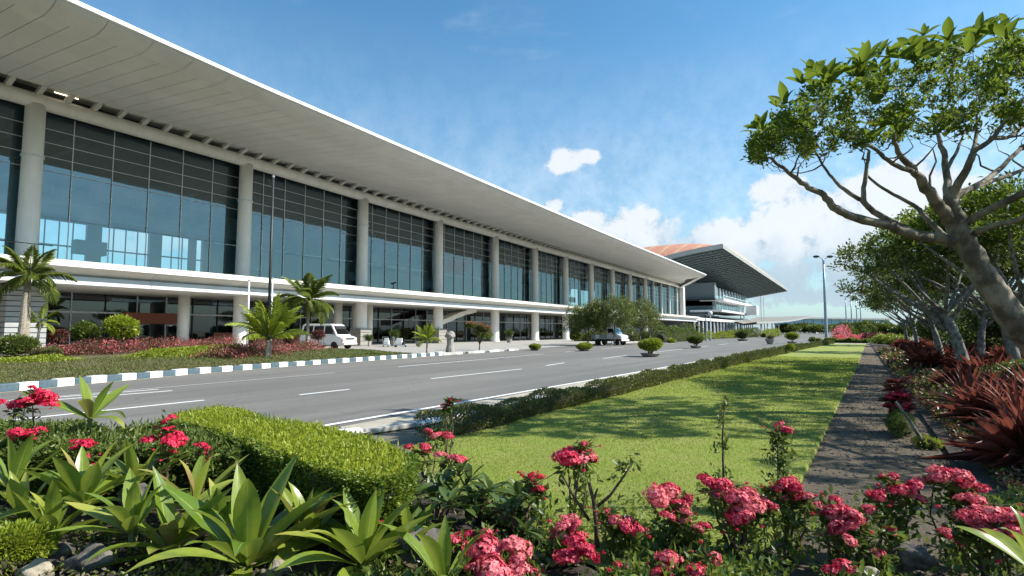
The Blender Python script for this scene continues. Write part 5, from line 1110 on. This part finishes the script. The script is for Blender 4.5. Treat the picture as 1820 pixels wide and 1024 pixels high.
o=thing('bed_litter','dead leaves and chips on the dark soil of the beds','litter',(-4,2,.06),kind='stuff'); n=6000; uu=g.uniform(-100,900,n); vv=g.uniform(860,1130,n); Pz=np.array([atZ(a,b,.075) for a,b in zip(uu,vv)]); lc=LC(); lc.add(Pz,g.normal(size=(n,3))*np.array([1,1,.3]),g.uniform(.015,.05,n),g.uniform(.01,.02,n)); lc.M[0]=g.choice(3,n); lc.build('leaves',[M['litter'],M['rock'],M['l_dry']],o)

o=thing('undergrowth','dark leafy undergrowth and dead leaves covering the soil under the trees','ground cover',(3,14,.05),kind='stuff'); n=70000; y=5.0*(60/5.)**(g.random(n)**1.15); x=1.15+np.interp(y,[5,8,20,60],[.25,.05,-.1,.1])+g.random(n)**1.3*np.interp(y,[5,20,60],[4,8,14]); sc=np.clip(y/11,.8,3.5)
lc=LC(); lc.add(np.column_stack([x,y,.06+abs(g.normal(size=n))*.10*(.4+abs(np.sin(x*2.3)*np.sin(y*1.1)))]),g.normal(size=(n,3))*np.array([1,1,.6])+np.array([0,0,.3]),g.uniform(.04,.11,n)*sc,g.uniform(.02,.045,n)*sc); lc.M[0]=g.choice(5,n,p=[.3,.22,.2,.18,.1]); lc.build('leaves',[M['l_cord'],M['l_boxd'],M['litter'],M['l_dark'],M['l_red']],o)
for i,(u,v,w_,n_,L,lab) in enumerate([(90,955,4.3,13,.52,'pale strap plant between the lime bush and the left edge plants'),(545,960,4.25,13,.55,'mid-green strap plant under the clipped hedge side, between the two biggest'),(395,945,4.4,11,.5,'short strap plant behind the biggest one'),(240,860,5.0,10,.5,'strap plant standing against the flowering hedge below the stacked crimson blooms'),(725,965,4.2,9,.42,'small strap plant at the foot of the clipped hedge corner'),(40,920,4.5,11,.5,'strap plant low at the left edge above the lime bush')]):
    p=atD(u,v,w_); rosette('strap_plant',lab,(p[0],p[1],max(.03,p[2]-.05)),n_,L,BIG,240+i,group='strap-leaved plants in the near bed',stemh=.06)
glossy('dark glossy shrub spreading at the clipped hedge corner',690,900,4.5,54,.15,7,.30)
lc=LC(); n=14000; uu=g.uniform(-120,960,n); vv=g.uniform(862,1130,n); keep=g.random(n)<np.clip(.2+.8*np.sin(uu*.017+np.sin(vv*.03)*2)*np.sin(vv*.021+uu*.004),.05,1); Pz=np.array([atZ(a,b,.06) for a,b in zip(uu[keep],vv[keep])]); n=len(Pz); Pz[:,2]+=abs(g.normal(size=n))*.04
o=thing('ground_cover','small low leaves and seedlings on the soil between the strap plants','ground cover',(-4,2.5,0),kind='stuff'); lc.add(Pz,g.normal(size=(n,3))*.8+np.array([0,0,.6]),g.uniform(.03,.075,n),g.uniform(.014,.03,n)); lc.M[0]=g.choice(3,n); lc.build('foliage',[M['l_mid'],M['l_boxd'],M['litter']],o)
hrow('dark shaded shrubs under the tree clump behind the pickup truck',1020,606.5,1168,606,20,9000,'l_tree3',21,.24)

def trolley(label,u,w_,rz):
    p=atD(u,588,w_); o=thing('luggage_trolley',label,'trolley',(p[0],p[1],-.012),rz,'luggage trolleys under the terminal front')
    mb=MB(); 
    for s_ in(-1,1): mb.tube([(-.55,s_*.3,.2),(.6,s_*.3,.2)],.02,6); mb.tube([(-.55,s_*.3,.2),(-.75,s_*.3,1.05)],.02,6)
    mb.tube([(-.75,-.3,1.05),(-.75,.3,1.05)],.022,6); mb.build('frame',M['metal'],o,local=True); MB().box((0,0,.23),(1.1,.6,.04)).build('load_deck',M['metal'],o,local=True)
    for x,y in((-.5,.26),(-.5,-.26),(.55,0)): MB().tube([(x,y-.03,.09),(x,y+.03,.09)],.09,12).build('wheel',M['tyre'],o,local=True)
    for i,(x,y,z,d) in enumerate(((-.15,0,.45,(.7,.5,.42)),(-.1,.02,.80,(.6,.42,.26)),(.35,0,.40,(.25,.45,.32)))): MB().box((x,y,z),d,.1*i).build('suitcase',[M['edge'],M['slabgrey'],M['dark']][i],o,local=True,bevel=.04)
trolley('luggage trolley stacked with pale cases under the front, left of the small palm',712,60,.5); trolley('luggage trolley with pale cases nearer to the twin columns',688,61,2.1)
for u,w_,h,lab in((700,64,1.5,'dark potted shrub left of the entrance brace'),(745,63,1.2,'dark potted shrub at the clad column foot'),(905,82,1.6,'dark potted shrub under the front right of the bougainvillea')):
    p=atD(u,588,w_); o=thing('potted_shrub',lab,'shrub',(p[0],p[1],-.012)); MB().lathe((p[0],p[1],0),[(.3,0),(.42,.5),(.45,.55),(.38,.55),(.36,.5)],14).build('pot',M['bowl'],o); leafy(o,(p[0],p[1],.55+h*.45),(h*.45,h*.45,h*.45),700,.2,.09,M['l_dark'],6,700+int(u),core=.5)
